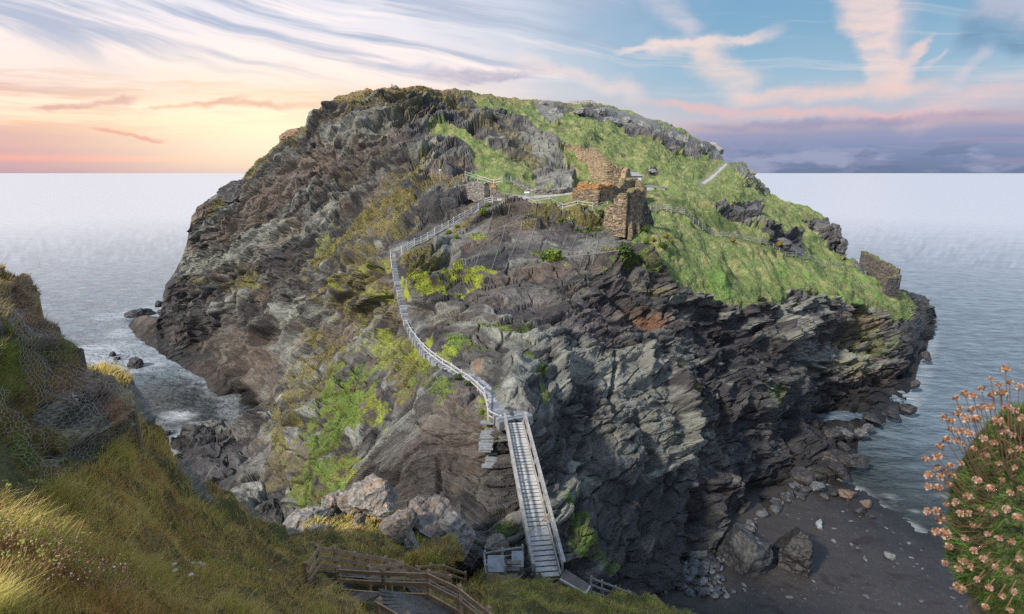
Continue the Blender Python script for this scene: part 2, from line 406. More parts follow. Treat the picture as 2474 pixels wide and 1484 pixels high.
# ======================= THE ISLAND
TOP = [(316, 786), (330, 772), (352, 768), (385, 770), (390, 745), (393, 718), (400, 690), (418, 664), (440, 622), (452, 585), (462, 524), (482, 500), (530, 466),
       (580, 436), (620, 396), (660, 361), (720, 311), (750, 290), (762, 266), (800, 245), (850, 224), (900, 214), (945, 208), (1000, 209), (1100, 214), (1200, 231),
       (1300, 241), (1380, 247), (1440, 250), (1500, 263), (1560, 281), (1620, 301), (1660, 317), (1680, 335), (1715, 342), (1740, 372), (1752, 392), (1770, 392),
       (1800, 393), (1815, 415), (1850, 442), (1862, 462), (1900, 485), (1950, 500), (1985, 513), (2005, 530), (2016, 560), (2036, 572), (2044, 618), (2080, 648), (2120, 680), (2165, 698),
       (2210, 708), (2234, 716), (2241, 738), (2256, 746), (2262, 765)]
BOT = [(316, 795), (340, 812), (400, 862), (480, 906), (530, 952), (585, 1024), (600, 1075), (640, 1180), (680, 1290), (900, 1350), (1100, 1440), (1220, 1484), (1300, 1496), (1500, 1500), (1560, 1486),
       (1620, 1440), (1680, 1412), (1730, 1392), (1770, 1345), (1810, 1300), (1850, 1245), (1880, 1212), (1960, 1162), (2010, 1150), (2060, 1120), (2075, 1060), (2110, 1035), (2150, 1022), (2188, 1000), (2203, 950), (2214, 925),
       (2220, 880), (2240, 850), (2246, 800), (2262, 770)]
def sd(x, y, z=0): return (x, y, float(sea_D(y, z)))
CTL = [sd(318, 790), sd(400, 862, .5), sd(480, 908), sd(530, 954), sd(585, 1024), sd(340, 812), (352, 769, 195), (330, 775, 198), (380, 790, 187), (360, 800, 187), (440, 850, 166), (430, 820, 174), (390, 720, 208), (400, 690, 205), (440, 622, 198), (462, 524, 190), (482, 502, 192),
       (530, 468, 195), (620, 398, 190), (720, 312, 185), (762, 268, 182), (850, 226, 172), (945, 210, 165), (1000, 211, 166), (1100, 216, 178), (1200, 233, 195), (1300, 243, 212), (1440, 252, 232),
       (1500, 265, 240), (1620, 303, 240), (1680, 335, 245), (1755, 393, 222), (1815, 415, 216), (1862, 462, 210), (1950, 502, 204), (2005, 532, 200), (2036, 572, 192), (2044, 620, 190), (2120, 680, 182),
       (2165, 700, 184), (2210, 710, 196), (2256, 748, 206), sd(2256, 768), sd(2243, 845), sd(2214, 925), sd(2203, 948), sd(2188, 1000), sd(2150, 1022), sd(2110, 1035, .5), sd(2060, 1120, 1.0), sd(2005, 1150, 1.2),
       sd(1960, 1162, 1.2), sd(1880, 1212, 1), sd(1810, 1300, 1), sd(1730, 1392, 1), sd(1620, 1440, 1), sd(1560, 1486, 1),
       # west flank
       (400, 770, 192), (480, 830, 172), (560, 900, 143), (600, 960, 131), (470, 700, 182), (560, 760, 160), (650, 850, 132), (600, 600, 165), (560, 520, 182), (700, 480, 160), (760, 620, 134),
       (700, 400, 172), (760, 340, 172), (850, 300, 163), (900, 420, 145), (960, 300, 156), (1040, 300, 158), (900, 540, 126), (980, 470, 124), (1050, 400, 136), (1000, 360, 142), (700, 720, 136), (690, 900, 112), (800, 700, 116),
       (660, 980, 100), (640, 1060, 93), (640, 1150, 84), (700, 1260, 70), (740, 1180, 70), (720, 1050, 82), (800, 1000, 78), (800, 1150, 66), (850, 1260, 60), (830, 900, 90), (820, 800, 104), (900, 850, 90),
       (900, 760, 99), (900, 980, 70), (900, 1100, 60), (960, 1250, 53), (1000, 950, 64), (1000, 880, 72), (1000, 800, 80), (965, 700, 88), (955, 612, 94), (880, 640, 107), (1040, 573, 98), (1100, 545, 101), (1188, 486, 106),
       (1050, 500, 112), (1100, 460, 116), (1000, 1100, 55), (1050, 1000, 57), (1100, 960, 58), (1100, 1100, 53), (1100, 1250, 47), (1100, 1330, 44), (1200, 1320, 44), (1150, 915, 63), (1085, 885, 67), (1195, 975, 54),
       (1243, 1018, 49.6), (1200, 1100, 49.5), (1240, 1060, 49.8), (1240, 1200, 48), (1300, 1470, 46),
       # netted face and shelf
       (1060, 600, 94), (1080, 640, 91), (1150, 560, 98), (1150, 640, 90), (1250, 560, 98), (1250, 640, 91), (1350, 560, 99), (1350, 600, 95), (1450, 570, 99), (1500, 610, 95), (1230, 500, 104), (1300, 505, 104),
       (1400, 515, 104), (1470, 530, 104), (1100, 690, 84), (1000, 660, 88), (1200, 680, 85), (1350, 640, 90), (1450, 640, 91), (1300, 720, 82), (1200, 760, 76), (1150, 820, 71), (1250, 850, 68), (1350, 820, 74), (1400, 720, 84), (1500, 700, 90),
       (1300, 950, 60), (1260, 900, 63), (1300, 1030, 52), (1350, 1100, 56), (1400, 950, 68), (1400, 1050, 63), (1400, 1250, 52), (1370, 1360, 46), (1500, 820, 83), (1500, 950, 74), (1500, 1100, 66), (1500, 1250, 60), (1480, 1400, 54),
       (1560, 1420, 62), (1600, 1000, 77), (1600, 1150, 72), (1650, 1300, 72), (1700, 1100, 80), (1600, 750, 92), (1600, 850, 86), (1700, 770, 98), (1700, 900, 90), (1800, 780, 105), (1800, 900, 98), (1800, 1050, 92), (1800, 1180, 88),
       (1750, 1280, 80), (1880, 740, 116), (1900, 880, 108), (1900, 1020, 101), (1880, 1130, 97), (1945, 720, 122), (1970, 780, 124), (1960, 950, 121), (1950, 1080, 103), (2050, 1000, 124), (2000, 1000, 122), (2050, 900, 134), (2050, 780, 144), (2100, 760, 152), (2120, 850, 145), (2150, 950, 138), (2180, 820, 158), (2200, 780, 175),
       # plateau with the ruins
       (1215, 478, 108), (1300, 478, 113), (1300, 450, 124), (1240, 440, 122), (1200, 440, 120), (1400, 455, 124), (1430, 500, 106), (1500, 548, 101), (1570, 556, 101), (1580, 500, 115), (1540, 450, 140), (1480, 470, 120), (1600, 452, 142),
       (1150, 430, 128), (1180, 380, 140), (1100, 330, 152), (1060, 305, 157), (1250, 400, 138), (1300, 330, 165), (1350, 380, 150), (1400, 420, 140), (1400, 350, 160), (1180, 290, 165), (1300, 290, 180), (1450, 300, 195), (1450, 370, 168),
       (1550, 340, 195), (1550, 400, 165), (1650, 350, 220), (1640, 400, 185), (1700, 410, 192), (1700, 435, 178), (1650, 440, 155),
       # east slope
       (1600, 500, 118), (1600, 560, 103), (1560, 600, 98), (1600, 640, 96), (1650, 680, 98), (1650, 560, 112), (1650, 480, 132), (1720, 480, 145), (1720, 550, 128), (1720, 640, 107), (1800, 500, 155), (1780, 440, 175), (1850, 500, 178), (1800, 590, 130), (1800, 680, 112), (1850, 545, 146), (1880, 620, 136),
       (1900, 680, 124), (1940, 560, 178), (1960, 640, 146), (2000, 600, 180), (2000, 690, 138), (2060, 680, 158), (2100, 720, 155), (2150, 740, 165), (1830, 720, 108), (1760, 715, 103)]
island = Sheet(TOP, BOT, 316, 2262, 1010, 560, TPS(CTL, 2e-5))
# flatten the D field where the control points disagree a little
x, y = island.X, island.Y; P0 = island.base
GRASS_POLY = [(1010, 296), (1060, 300), (1130, 318), (1200, 352), (1290, 400), (1292, 452), (1385, 455), (1395, 400), (1330, 345), (1250, 305), (1180, 270), (1090, 205), (1200, 222), (1300, 232), (1500, 252), (1620, 290), (1760, 380), (1815, 402), (1870, 455),
   (1960, 492), (2010, 520), (2045, 600), (2060, 640), (2170, 690), (2215, 735), (2195, 772), (2150, 782), (2120, 752), (2070, 738), (2020, 722), (1965, 705), (1912, 695), (1885, 742), (1842, 728), (1800, 742), (1740, 730), (1700, 715), (1655, 690), (1615, 682), (1590, 650),
   (1560, 600), (1505, 568), (1480, 540), (1400, 510), (1300, 502), (1220, 486), (1195, 450), (1130, 438), (1150, 402), (1120, 360), (1060, 320)]
ROCK_POLYS = [[(1290, 250), (1340, 240), (1380, 262), (1352, 290), (1345, 300), (1300, 270)], [(1385, 262), (1440, 252), (1500, 270), (1560, 288), (1630, 312), (1690, 345), (1700, 372), (1685, 382), (1625, 362), (1570, 335), (1520, 325), (1500, 300), (1440, 285)],
   [(1690, 338), (1745, 372), (1755, 392), (1715, 384)], [(1722, 488), (1760, 488), (1832, 490), (1840, 548), (1795, 535), (1755, 518)], [(1836, 545), (1880, 560), (1915, 575), (1948, 622), (1900, 610), (1862, 592)],
   [(1945, 535), (2005, 525), (2040, 570), (2045, 618), (2015, 612), (1985, 585), (1960, 552)], [(1765, 402), (1800, 405), (1818, 420), (1795, 428)], [(1795, 440), (1822, 430), (1866, 462), (1840, 462)], [(1560, 405), (1590, 402), (1600, 418), (1570, 422)]]
nzb = fbm(P0/7, 4, .6); nzf = fbm(P0/1.3, 4, .6, 31); nzm = fbm(P0/3, 4, .55, 61)
g = poly_sd(x, y, GRASS_POLY)/14 + nzb*1.1 + nzm*.9
for q in ROCK_POLYS: g = np.minimum(g, -(poly_sd(x, y, q)/8 + nzb*1.0 + nzm*1.1))
grass = sst(-.25, .35, g)
steep = 1-np.abs(island.nrm[..., 2])
PATHS = {'stair': [(1243, 1020), (1225, 998), (1198, 975), (1180, 940), (1150, 915), (1110, 897), (1085, 883), (1040, 850), (1010, 818), (995, 790), (982, 755), (975, 720), (965, 680), (958, 640), (957, 608)],
   'ramp': [(957, 608), (985, 592), (1040, 573), (1090, 547), (1140, 513), (1188, 488)], 'court': [(1196, 482), (1240, 478), (1300, 475), (1370, 467), (1440, 462), (1500, 462), (1570, 455)],
   'hill': [(1694, 444), (1715, 432), (1735, 412), (1752, 397)]}
pathd = np.minimum(line_d(x, y, PATHS['stair']), line_d(x, y, PATHS['ramp'])); courtd = np.minimum(line_d(x, y, PATHS['court']), line_d(x, y, PATHS['hill']))
pathw = np.maximum(1-sst(14, 34, pathd), 1-sst(8, 22, courtd))
wl = 1-sst(950, 1250, x + (y-700)*.3)
q0 = bedding(P0, wl); sp0 = spacing(P0)
rel, lay, idn, idn2 = rock_relief(P0, q0, sp0)
smoothface = np.clip(sst(0, 60, poly_sd(x, y, [(1040, 940), (1130, 900), (1190, 1000), (1220, 1300), (1250, 1470), (1080, 1400), (880, 1300), (900, 1140), (980, 1100)])), 0, 1)
netface = sst(0, 25, poly_sd(x, y, [(1060, 590), (1190, 505), (1480, 560), (1560, 640), (1480, 640), (1330, 622), (1190, 660), (1080, 640)]))
rel = rel*(1-.55*smoothface)*(1-.68*netface) + smoothface*(ridged(P0*np.array([1, 1, .35])/3.2, 3, .45, 5)-.5)*2.0
gr = fbm(P0/5, 3, off=9)*1.0 + fbm(P0/1.3, 3, .6, 3)*.26 + (ridged(P0*np.array([1, .6, .35])/11, 2, off=8)-.6)*1.6
dist_sc = np.clip(island.D/110, .55, 1.35)
crestd = .28 + .72*sst(2, 30, y-island.top[None]); crestd = np.where((x < 475) & (y < 800), crestd*(.25+.75*sst(3, 30, x-np.interp(y, [500, 524, 585, 622, 664, 690, 718, 770, 800], [480, 462, 452, 440, 418, 400, 393, 386, 340]))), crestd)
ledge = sst(60, 20, line_d(x, y, [(330, 785), (400, 815), (480, 868), (530, 915)]))
disp = (rel*(1-grass)*dist_sc*crestd*(1-.55*ledge) + gr*grass)*(1-.93*pathw) + ledge*1.0
# caves, clefts and gullies
def dent(cx, cy, rx, ry, rot, depth):
    global disp
    c, s_ = math.cos(R(rot)), math.sin(R(rot)); dx, dy = x-cx, y-cy; u = (dx*c+dy*s_)/rx; v = (-dx*s_+dy*c)/ry
    disp = disp - depth*sst(1.1, .2, np.sqrt(u*u+v*v) + nzm*.4)
for a in ((600, 1000, 26, 40, 20, 10), (1935, 1010, 14, 120, 4, 5), (1915, 830, 16, 90, -12, 5), (1890, 760, 8, 70, 2, 3), (1830, 1180, 40, 30, 0, 6), (2040, 995, 90, 16, 4, 5), (1700, 1240, 30, 60, 10, 4), (1660, 1380, 26, 50, 10, 4),
          (1560, 1060, 10, 90, -28, 2.5), (1500, 730, 16, 80, -55, 2.2), (640, 800, 60, 14, -40, 3), (540, 680, 70, 12, -18, 3), (560, 600, 60, 12, -20, 3), (880, 470, 80, 10, -30, 2.5), (820, 380, 90, 8, -28, 2.2), (620, 540, 60, 8, -35, 2),
          (1000, 530, 80, 12, -12, 3.0), (1100, 520, 60, 14, -20, 3), (1330, 760, 120, 8, -6, 2.0), (1180, 720, 100, 8, 4, 2.0), (1010, 740, 40, 10, 5, 2), (950, 1180, 10, 60, 20, 2), (1050, 1200, 12, 90, 8, 1.5), (1960, 900, 40, 12, 4, 3), (1760, 820, 60, 14, 20, 3),
          (1700, 900, 14, 60, -15, 3), (1760, 1000, 12, 80, -20, 3), (1480, 930, 8, 110, 5, 1.8), (1420, 1000, 8, 100, 3, 1.5), (1400, 1180, 8, 120, 8, 1.5), (1990, 880, 80, 7, 2, 2)): dent(*a)
for a in ((480, 545, 30, 14, -35, 1.5), (1350, 890, 16, 90, -10, 2), (1240, 895, 26, 45, 0, 1.2), (1640, 1000, 16, 120, -8, 3), (1740, 1160, 40, 30, 0, 3), (2130, 980, 60, 20, 0, 2), (1560, 860, 14, 70, 5, 2), (1880, 800, 8, 70, 0, 2.5)): dent(*a[:5], -a[5])
nn = island.nrm.copy(); nn[..., 2] *= sst(-.5, 3, P0[..., 2])
island.P = P0 + nn*disp[..., None]
# ---- colours
hgt = P0[..., 2]
rk = np.zeros(P0.shape); t1 = fbm(P0/6, 4, .6, 70)*.5+.5; t2 = fbm(q0/np.array([11, 11, 1.1]), 5, .6, 80)*.5+.5
c_mid = np.array([.092, .091, .085]); c_pale = np.array([.20, .21, .185]); c_dk = np.array([.032, .030, .033]); c_br = np.array([.155, .118, .086]); c_pu = np.array([.105, .092, .096])
rk = c_mid + (c_pale-c_mid)*sst(.5, .72, t2*.55+lay*.45)[..., None]
rk = rk + (c_dk-rk)*sst(.57, .40, t1*.5+t2*.25+idn*.25)[..., None]*.9
rk = rk + (c_br-rk)*(sst(.5, .75, fbm(P0/9, 3, .5, 90)*.5+.5)*np.clip(.25+wl*.65, 0, 1))[..., None]*.75
rk = rk + (c_pu-rk)*(sst(.5, .7, fbm(P0/12, 3, .5, 95)*.5+.5)*(1-wl))[..., None]*.6
rk *= (1 + .25*nzf + .22*(idn-.5) + .32*(idn2-.5) + .6*fbm(q0/np.array([3.2, 3.2, .3]), 4, .65, 33))[..., None]
BLOBS = [ # rock tones
 (420, 800, 110, 26, 32, BROWN, .9), (520, 920, 90, 16, 40, BROWN, .9), (450, 770, 90, 60, 20, DARK, .75), (430, 690, 60, 26, -10, DARK, .9), (560, 690, 120, 22, -14, DARK, .7), (600, 880, 110, 60, 40, BROWN, .6), (560, 960, 40, 30, 40, DARK, .8),
 (600, 590, 120, 22, -30, PALE, .85), (520, 640, 90, 14, -12, PALE, .7), (760, 530, 150, 20, -35, PALE, .55), (470, 640, 40, 26, -30, PALE, .8), (900, 300, 130, 26, -20, PALE, .55), (820, 330, 70, 14, -30, PALE, .7), (700, 430, 130, 34, -38, BROWN, .6), (640, 480, 60, 30, -30, BROWN, .7),
 (880, 380, 120, 26, -28, BROWN, .5), (1030, 370, 34, 30, -60, PALE, .6), (560, 550, 90, 20, -25, BROWN, .6), (700, 830, 26, 80, 10, PALE, .85), (690, 760, 30, 40, 0, PALE, .7), (740, 880, 22, 40, 20, PALE, .6), (620, 850, 60, 60, 0, BROWN, .6),
 (1050, 500, 110, 26, -14, DARK, .75), (980, 570, 80, 12, -10, DARK, .6), (1130, 470, 40, 16, 0, DARK, .6), (720, 620, 60, 40, -30, DARK, .6), (830, 620, 60, 20, -50, DARK, .5),
 (1150, 590, 70, 22, -8, BROWN, .7), (1250, 545, 90, 20, 0, BROWN, .6), (1250, 610, 150, 24, -4, DARK, .55), (1420, 575, 60, 30, 10, DARK, .4), (1090, 600, 30, 50, 30, PALE, .5), (1450, 590, 50, 40, 0, PALE, .45), (1300, 660, 150, 16, -6, BROWN, .7),
 (1330, 740, 150, 12, 0, DARK, .8), (1090, 725, 90, 14, 10, DARK, .7), (1500, 720, 80, 30, 20, DARK, .6), (1300, 830, 120, 20, 0, PALE, .55), (1150, 780, 120, 20, 8, PALE, .5), (1420, 880, 80, 60, 20, PALE, .7), (1350, 920, 40, 60, 0, PALE, .5), (1260, 880, 45, 26, 10, PALE, .6), (1140, 860, 90, 24, 10, DARK, .6), (1160, 890, 24, 16, 10, RUST, .6),
 (1100, 1060, 100, 130, 10, BROWN, .65), (1050, 1180, 80, 110, 0, DARK, .5), (1200, 1180, 40, 90, 0, DARK, .55), (760, 1100, 60, 50, 0, BROWN, .4), (700, 1200, 60, 60, 0, DARK, .4), (640, 1120, 50, 50, 0, DARK, .5), (960, 1030, 60, 30, 0, PALE, .45), (880, 840, 60, 20, 0, PALE, .45),
 (1580, 780, 28, 18, 10, RUST, .6), (1570, 770, 90, 30, 10, RUST, .2), (1740, 830, 130, 60, 16, DARK, .9), (1700, 960, 60, 80, -10, DARK, .8), (1800, 1000, 60, 120, -10, DARK, .8), (1640, 860, 40, 50, 0, PALE, .5), (1560, 950, 70, 120, -10, PALE, .55), (1650, 1080, 60, 80, -20, PALE, .5), (1480, 1050, 50, 130, 0, PALE, .35),
 (1500, 1250, 110, 130, 0, DARK, .6), (1640, 1260, 100, 100, 0, DARK, .75), (1780, 1200, 100, 50, -20, DARK, .8), (1600, 1420, 160, 80, 0, DARK, .9), (1930, 830, 26, 110, -3, PALE, .75), (1890, 740, 20, 60, 0, PALE, .7), (1900, 940, 60, 120, 0, DARK, .7), (2040, 870, 90, 30, 4, PALE, .6), (2050, 960, 120, 30, 4, DARK, .8), (2060, 1000, 120, 26, 0, DARK, .95),
 (2100, 910, 60, 16, 0, BROWN, .6), (1980, 1080, 80, 60, 0, DARK, .95), (2050, 770, 60, 30, 10, BROWN, .3), (2190, 860, 40, 110, 0, DARK, .8), (2230, 760, 40, 60, 0, DARK, .75), (1850, 1130, 60, 70, 0, DARK, .8), (1810, 510, 40, 30, 10, DARK, .4), (1880, 590, 60, 30, 30, DARK, .6), (2020, 590, 40, 40, 60, DARK, .6),
 (1560, 300, 140, 22, 22, PALE, .5), (1330, 270, 40, 20, 30, PALE, .7), (1790, 415, 30, 14, 20, PALE, .5), (1330, 380, 90, 34, 35, PALE, .5), (1340, 440, 60, 14, 10, PALE, .6), (1740, 372, 20, 20, 0, PALE, .4),
 # plant cover
 (1470, 350, 30, 18, 60, TAN, .5), (520, 500, 60, 8, -36, OLIVE, .9), (620, 405, 80, 9, -40, OLIVE, .9), (700, 345, 60, 8, -40, OLIVE, .9), (775, 268, 40, 9, -40, OLIVE, .9), (860, 232, 90, 12, -14, OLIVE, .85), (1000, 222, 90, 14, 2, OLIVE, .8), (880, 262, 90, 14, -20, OLIVE, .5), (980, 260, 60, 12, 0, OLIVE, .5),
 (490, 510, 34, 12, -30, BROWN, .8), (1080, 235, 60, 12, 20, OLIVE, .8), (945, 310, 90, 8, -16, OLIVE, .5), (990, 420, 70, 16, -40, OLIVE, .75), (900, 395, 90, 9, -34, OLIVE, .5), (1060, 430, 60, 14, 10, OLIVE, .8),
 (950, 500, 90, 22, -32, OLIVE, .95), (870, 545, 90, 20, -35, OLIVE, .95), (920, 560, 90, 14, -8, OLIVE, .85), (780, 605, 70, 16, -40, LIME, .5), (780, 612, 70, 14, -40, OLIVE, .8), (890, 630, 90, 26, 0, OLIVE, .75), (870, 690, 90, 34, 10, OLIVE, .75), (900, 650, 60, 12, 0, LIME, .5), (820, 690, 40, 12, 20, LIME, .45),
 (830, 740, 60, 14, 10, OLIVE, .7), (930, 720, 26, 16, 0, LIME, .6), (600, 680, 32, 26, -30, LIME, .5), (600, 682, 36, 26, -30, OLIVE, .8), (470, 678, 36, 16, 0, OLIVE, .6), (660, 825, 14, 12, -30, GREEN, .8),
 (1020, 640, 48, 40, 20, OLIVE, .9), (1010, 690, 46, 26, 0, LIME, 1), (1110, 665, 66, 20, -6, LIME, 1), (1050, 695, 60, 18, 0, LIME, .95), (1120, 545, 40, 8, -32, OLIVE, .9), (1150, 570, 16, 8, 0, LIME, .8), (1340, 632, 34, 11, 0, LIME, .95), (1310, 612, 30, 10, 0, GREEN, .9), (1500, 635, 46, 18, 10, GREEN, .95), (1490, 610, 40, 10, 0, OLIVE, .7),
 (1300, 515, 100, 12, 4, OLIVE, .95), (1430, 525, 70, 12, 4, OLIVE, .95), (1280, 540, 30, 10, 0, OLIVE, .7), (1250, 505, 40, 10, 0, BROWN, .6), (1450, 545, 40, 10, 0, GREEN, .6),
 (1200, 790, 50, 13, -4, LIME, .8), (1215, 790, 70, 18, -4, GREEN, .8), (1110, 825, 34, 14, 20, GREEN, .8), (1130, 840, 60, 10, 10, GREEN, .6), (1290, 880, 14, 40, -30, GREEN, .8), (1315, 960, 9, 26, -10, GREEN, .8), (1560, 640, 50, 20, 30, GREEN, .7), (1560, 700, 40, 14, 30, OLIVE, .5),
 (990, 835, 40, 26, 30, OLIVE, .8), (960, 860, 70, 50, 30, LIME, .65), (1030, 880, 60, 50, 30, LIME, .75), (990, 930, 60, 50, 20, OLIVE, .8), (1040, 930, 46, 40, 0, GREEN, .7), (870, 800, 14, 30, 0, GREEN, .7), (880, 760, 60, 26, 0, OLIVE, .5),
 (790, 860, 50, 60, 30, OLIVE, .85), (740, 940, 60, 60, 0, OLIVE, .75), (840, 960, 80, 46, 10, LIME, .95), (820, 1010, 60, 70, 20, LIME, .85), (900, 1000, 40, 40, 0, LIME, .6), (790, 1080, 44, 80, 20, GREEN, .95), (820, 1140, 66, 60, 0, LIME, .8), (780, 1200, 60, 30, -20, GREEN, .95), (800, 1050, 70, 110, 15, GREEN, .8), (760, 1150, 50, 90, 20, GREEN, .85), (850, 930, 60, 50, 0, GREEN, .6), (690, 1010, 50, 60, 0, OLIVE, .6), (700, 1130, 50, 60, 0, OLIVE, .5), (660, 1000, 40, 16, -60, OLIVE, .7),
 (1110, 1000, 20, 16, 0, GREEN, .3), (1170, 1000, 12, 40, 0, LIME, .7), (1400, 1290, 24, 70, -20, GREEN, .85), (1440, 1330, 24, 60, -35, GREEN, .6), (1240, 1285, 50, 26, 0, GREEN, .8), (1680, 950, 8, 100, -36, OLIVE, .85), (1870, 960, 30, 26, 0, GREEN, .6), (2110, 840, 34, 40, 30, GREEN, .7), (2080, 790, 40, 60, 0, OLIVE, .5), (2050, 890, 40, 16, 0, OLIVE, .5),
 (1400, 330, 50, 12, 30, OLIVE, .5), (1370, 410, 30, 12, 20, GREEN, .7), (1260, 370, 50, 20, 40, OLIVE, .6), (1180, 300, 60, 12, 30, OLIVE, .5), (560, 470, 26, 8, -36, OLIVE, .8)]
veg = np.zeros(x.shape)
paint(rk, veg, x, y, P0, BLOBS, np.clip(nzm*.8+nzf*.6, -1, 1))
# wet tide band and dark foot
tide = sst(5.5, 1.0, hgt + nzm*2.5)*sst(0, 1, 1)
rk = rk*(1-.72*tide[..., None])
# grass colours
ga_ = fbm(P0/10, 4, .55, 120); gb_ = fbm(P0*np.array([1, .7, .5])/2.6, 4, .6, 130); gd = fbm(P0/1.1, 3, .6, 140)
G0 = np.array([.145, .195, .060]); G1 = np.array([.090, .135, .040]); G2 = np.array([.28, .27, .12]); G3 = np.array([.12, .25, .045]); G4 = np.array([.14, .11, .06])
gc = G0 + (G1-G0)*sst(-.05, .45, ga_+gd*.4)[..., None]
gc = gc + (G2-gc)*sst(.0, .5, gb_ + gd*.3 + .12)[..., None]*.7
gc = gc + (G3-gc)*(sst(.15, .5, fbm(P0/5, 3, .5, 150)+gd*.2)*sst(1200, 1160, x)*.9 + sst(.15, .5, fbm(P0/6, 3, .5, 151))*sst(600, 700, y)*.7)[..., None]
gc = gc + (G4-gc)*sst(.28, .6, fbm(P0/4, 3, .6, 160))[..., None]*.55
gc = gc*(1 + .35*gd + .2*nzf)[..., None]
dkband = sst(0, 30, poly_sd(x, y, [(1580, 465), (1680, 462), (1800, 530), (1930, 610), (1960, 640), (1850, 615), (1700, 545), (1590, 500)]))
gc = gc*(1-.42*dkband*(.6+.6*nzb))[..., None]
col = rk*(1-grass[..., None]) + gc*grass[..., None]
pcol = np.array([.27, .255, .225]); cw = (1-sst(3.5, 6, courtd + nzf*2)); col = col*(1-cw[..., None]) + pcol*(1+.2*nzf[..., None])*cw[..., None]
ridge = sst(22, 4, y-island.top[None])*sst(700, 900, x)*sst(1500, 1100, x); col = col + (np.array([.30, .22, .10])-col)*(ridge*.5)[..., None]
vegall = np.clip(np.maximum(grass, veg)*(1-cw), 0, 1)
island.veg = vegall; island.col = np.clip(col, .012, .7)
island.q = q0
BACK = [(1.5, .3), (5, 1.6), (12, 5), (24, 13), (40, 28), (60, 52), (90, 90)]
def rock_material(name, bump_s=.9, sc=1.0):
    m, N_, b = new_mat(name)
    at_ = N_.n('ShaderNodeAttribute', attribute_name='Col'); pos = N_.n('ShaderNodeNewGeometry').outputs['Position']
    bed = N_.n('ShaderNodeAttribute', attribute_name='Bed').outputs['Vector']
    mp = N_.n('ShaderNodeMapping'); N_.put(mp.inputs[0], bed); mp.inputs['Scale'].default_value = (1.1*sc, 1.1*sc, 8.0*sc)
    n1 = N_.noise(pos, 3.0*sc, 6, .65); n2 = N_.noise(mp.outputs[0], 1.0, 8, .72, .1)
    ve = V(N_, at_.outputs['Alpha'])
    n3 = N_.noise(mp.outputs[0], 2.7, 6, .7)
    crk = N_.ss(.36, .45, n2)*.62 + N_.ss(.38, .46, n3)*.38
    h = n2*(1.0-ve) + n1*ve
    k = ((h-.5)*2.4 + 1.12)*((.30+.70*crk)*(1.0-ve) + ve)
    cc = N_.mix(1.0, V(N_, at_.outputs['Color']), N_.xyz(k, k, k), 'MULTIPLY')
    N_.put(b.inputs['Base Color'], cc); N_.put(b.inputs['Roughness'], N_.m('ADD', ve*.25, .58)); b.inputs['Specular IOR Level'].default_value = .4
    bump(N_, b, h, bump_s, .55/sc); return m
M_ROCK = rock_material('weathered slate and turf')
def withveg(c, v): return np.concatenate([c, v[..., None]], -1)
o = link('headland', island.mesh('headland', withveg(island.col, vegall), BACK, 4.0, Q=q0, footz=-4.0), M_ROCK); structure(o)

# ======================= THE LOW NECK OF ROCK on the west side
def make_rocky(S, wlv, tones, extra=None, k=1.0, amp=1.0, wet=True):
    x, y, P = S.X, S.Y, S.base; wl = np.full(x.shape, wlv); q = bedding(P, wl); sp = spacing(P)
    rel, lay, idn, idn2 = rock_relief(P, q, sp, k)
    nzm = fbm(P/3/k, 4, .55, 61); nzf = fbm(P/1.3/k, 4, .6, 31)
    t2 = fbm(q/np.array([5, 5, .9])/k, 5, .6, 80)*.5+.5; t1 = fbm(P/6/k, 4, .6, 70)*.5+.5
    c = c_mid + (c_pale-c_mid)*sst(.5, .72, t2*.55+lay*.45)[..., None]
    c = c + (c_dk-c)*sst(.54, .36, t1*.5+t2*.25+idn*.25)[..., None]*.85
    c = c*(1 + .25*nzf + .3*(idn-.5) + .45*(idn2-.5) + .5*fbm(q/np.array([1.6, 1.6, .22])/k, 3, .6, 33))[..., None]
    veg = np.zeros(x.shape); paint(c, veg, x, y, P, tones, np.clip(nzm*.8+nzf*.6, -1, 1))
    if wet: c = c*(1-.72*sst(5.5, 1.0, P[..., 2]+nzm*2.5)[..., None])
    S.q = q; S.veg = veg; S.col = np.clip(c, .01, .7); S.P = P + S.nrm*(rel*amp*(1-.6*veg))[..., None]
    return nzm, nzf
neck = Sheet([(415, 1075), (432, 1052), (445, 1038), (500, 1032), (560, 1030), (585, 1026), (610, 1008), (650, 985), (720, 960)], [(415, 1100), (430, 1110), (500, 1230), (600, 1290), (720, 1330)], 415, 720, 170, 170,
   TPS([sd(415, 1078), sd(430, 1058), (445, 1042, 112), (500, 1034, 112), (560, 1032, 112), (610, 1012, 106), (650, 988, 102), (720, 962, 104), (450, 1110, 98), (500, 1180, 86), (560, 1250, 76), (640, 1290, 68), (560, 1120, 92), (640, 1100, 90), (720, 1100, 82), (720, 1300, 67)], 1e-4))
make_rocky(neck, .6, [(500, 1120, 90, 90, 30, DARK, .75), (560, 1040, 60, 10, 0, PALE, .4), (640, 1120, 50, 80, 0, PALE, .35)])
structure(link('rocky_neck', neck.mesh('rocky_neck', withveg(neck.col, neck.veg), [(3, 2), (8, 9), (20, 30), (30, 70)], 20.0, Q=neck.q, footz=-4.0), M_ROCK))

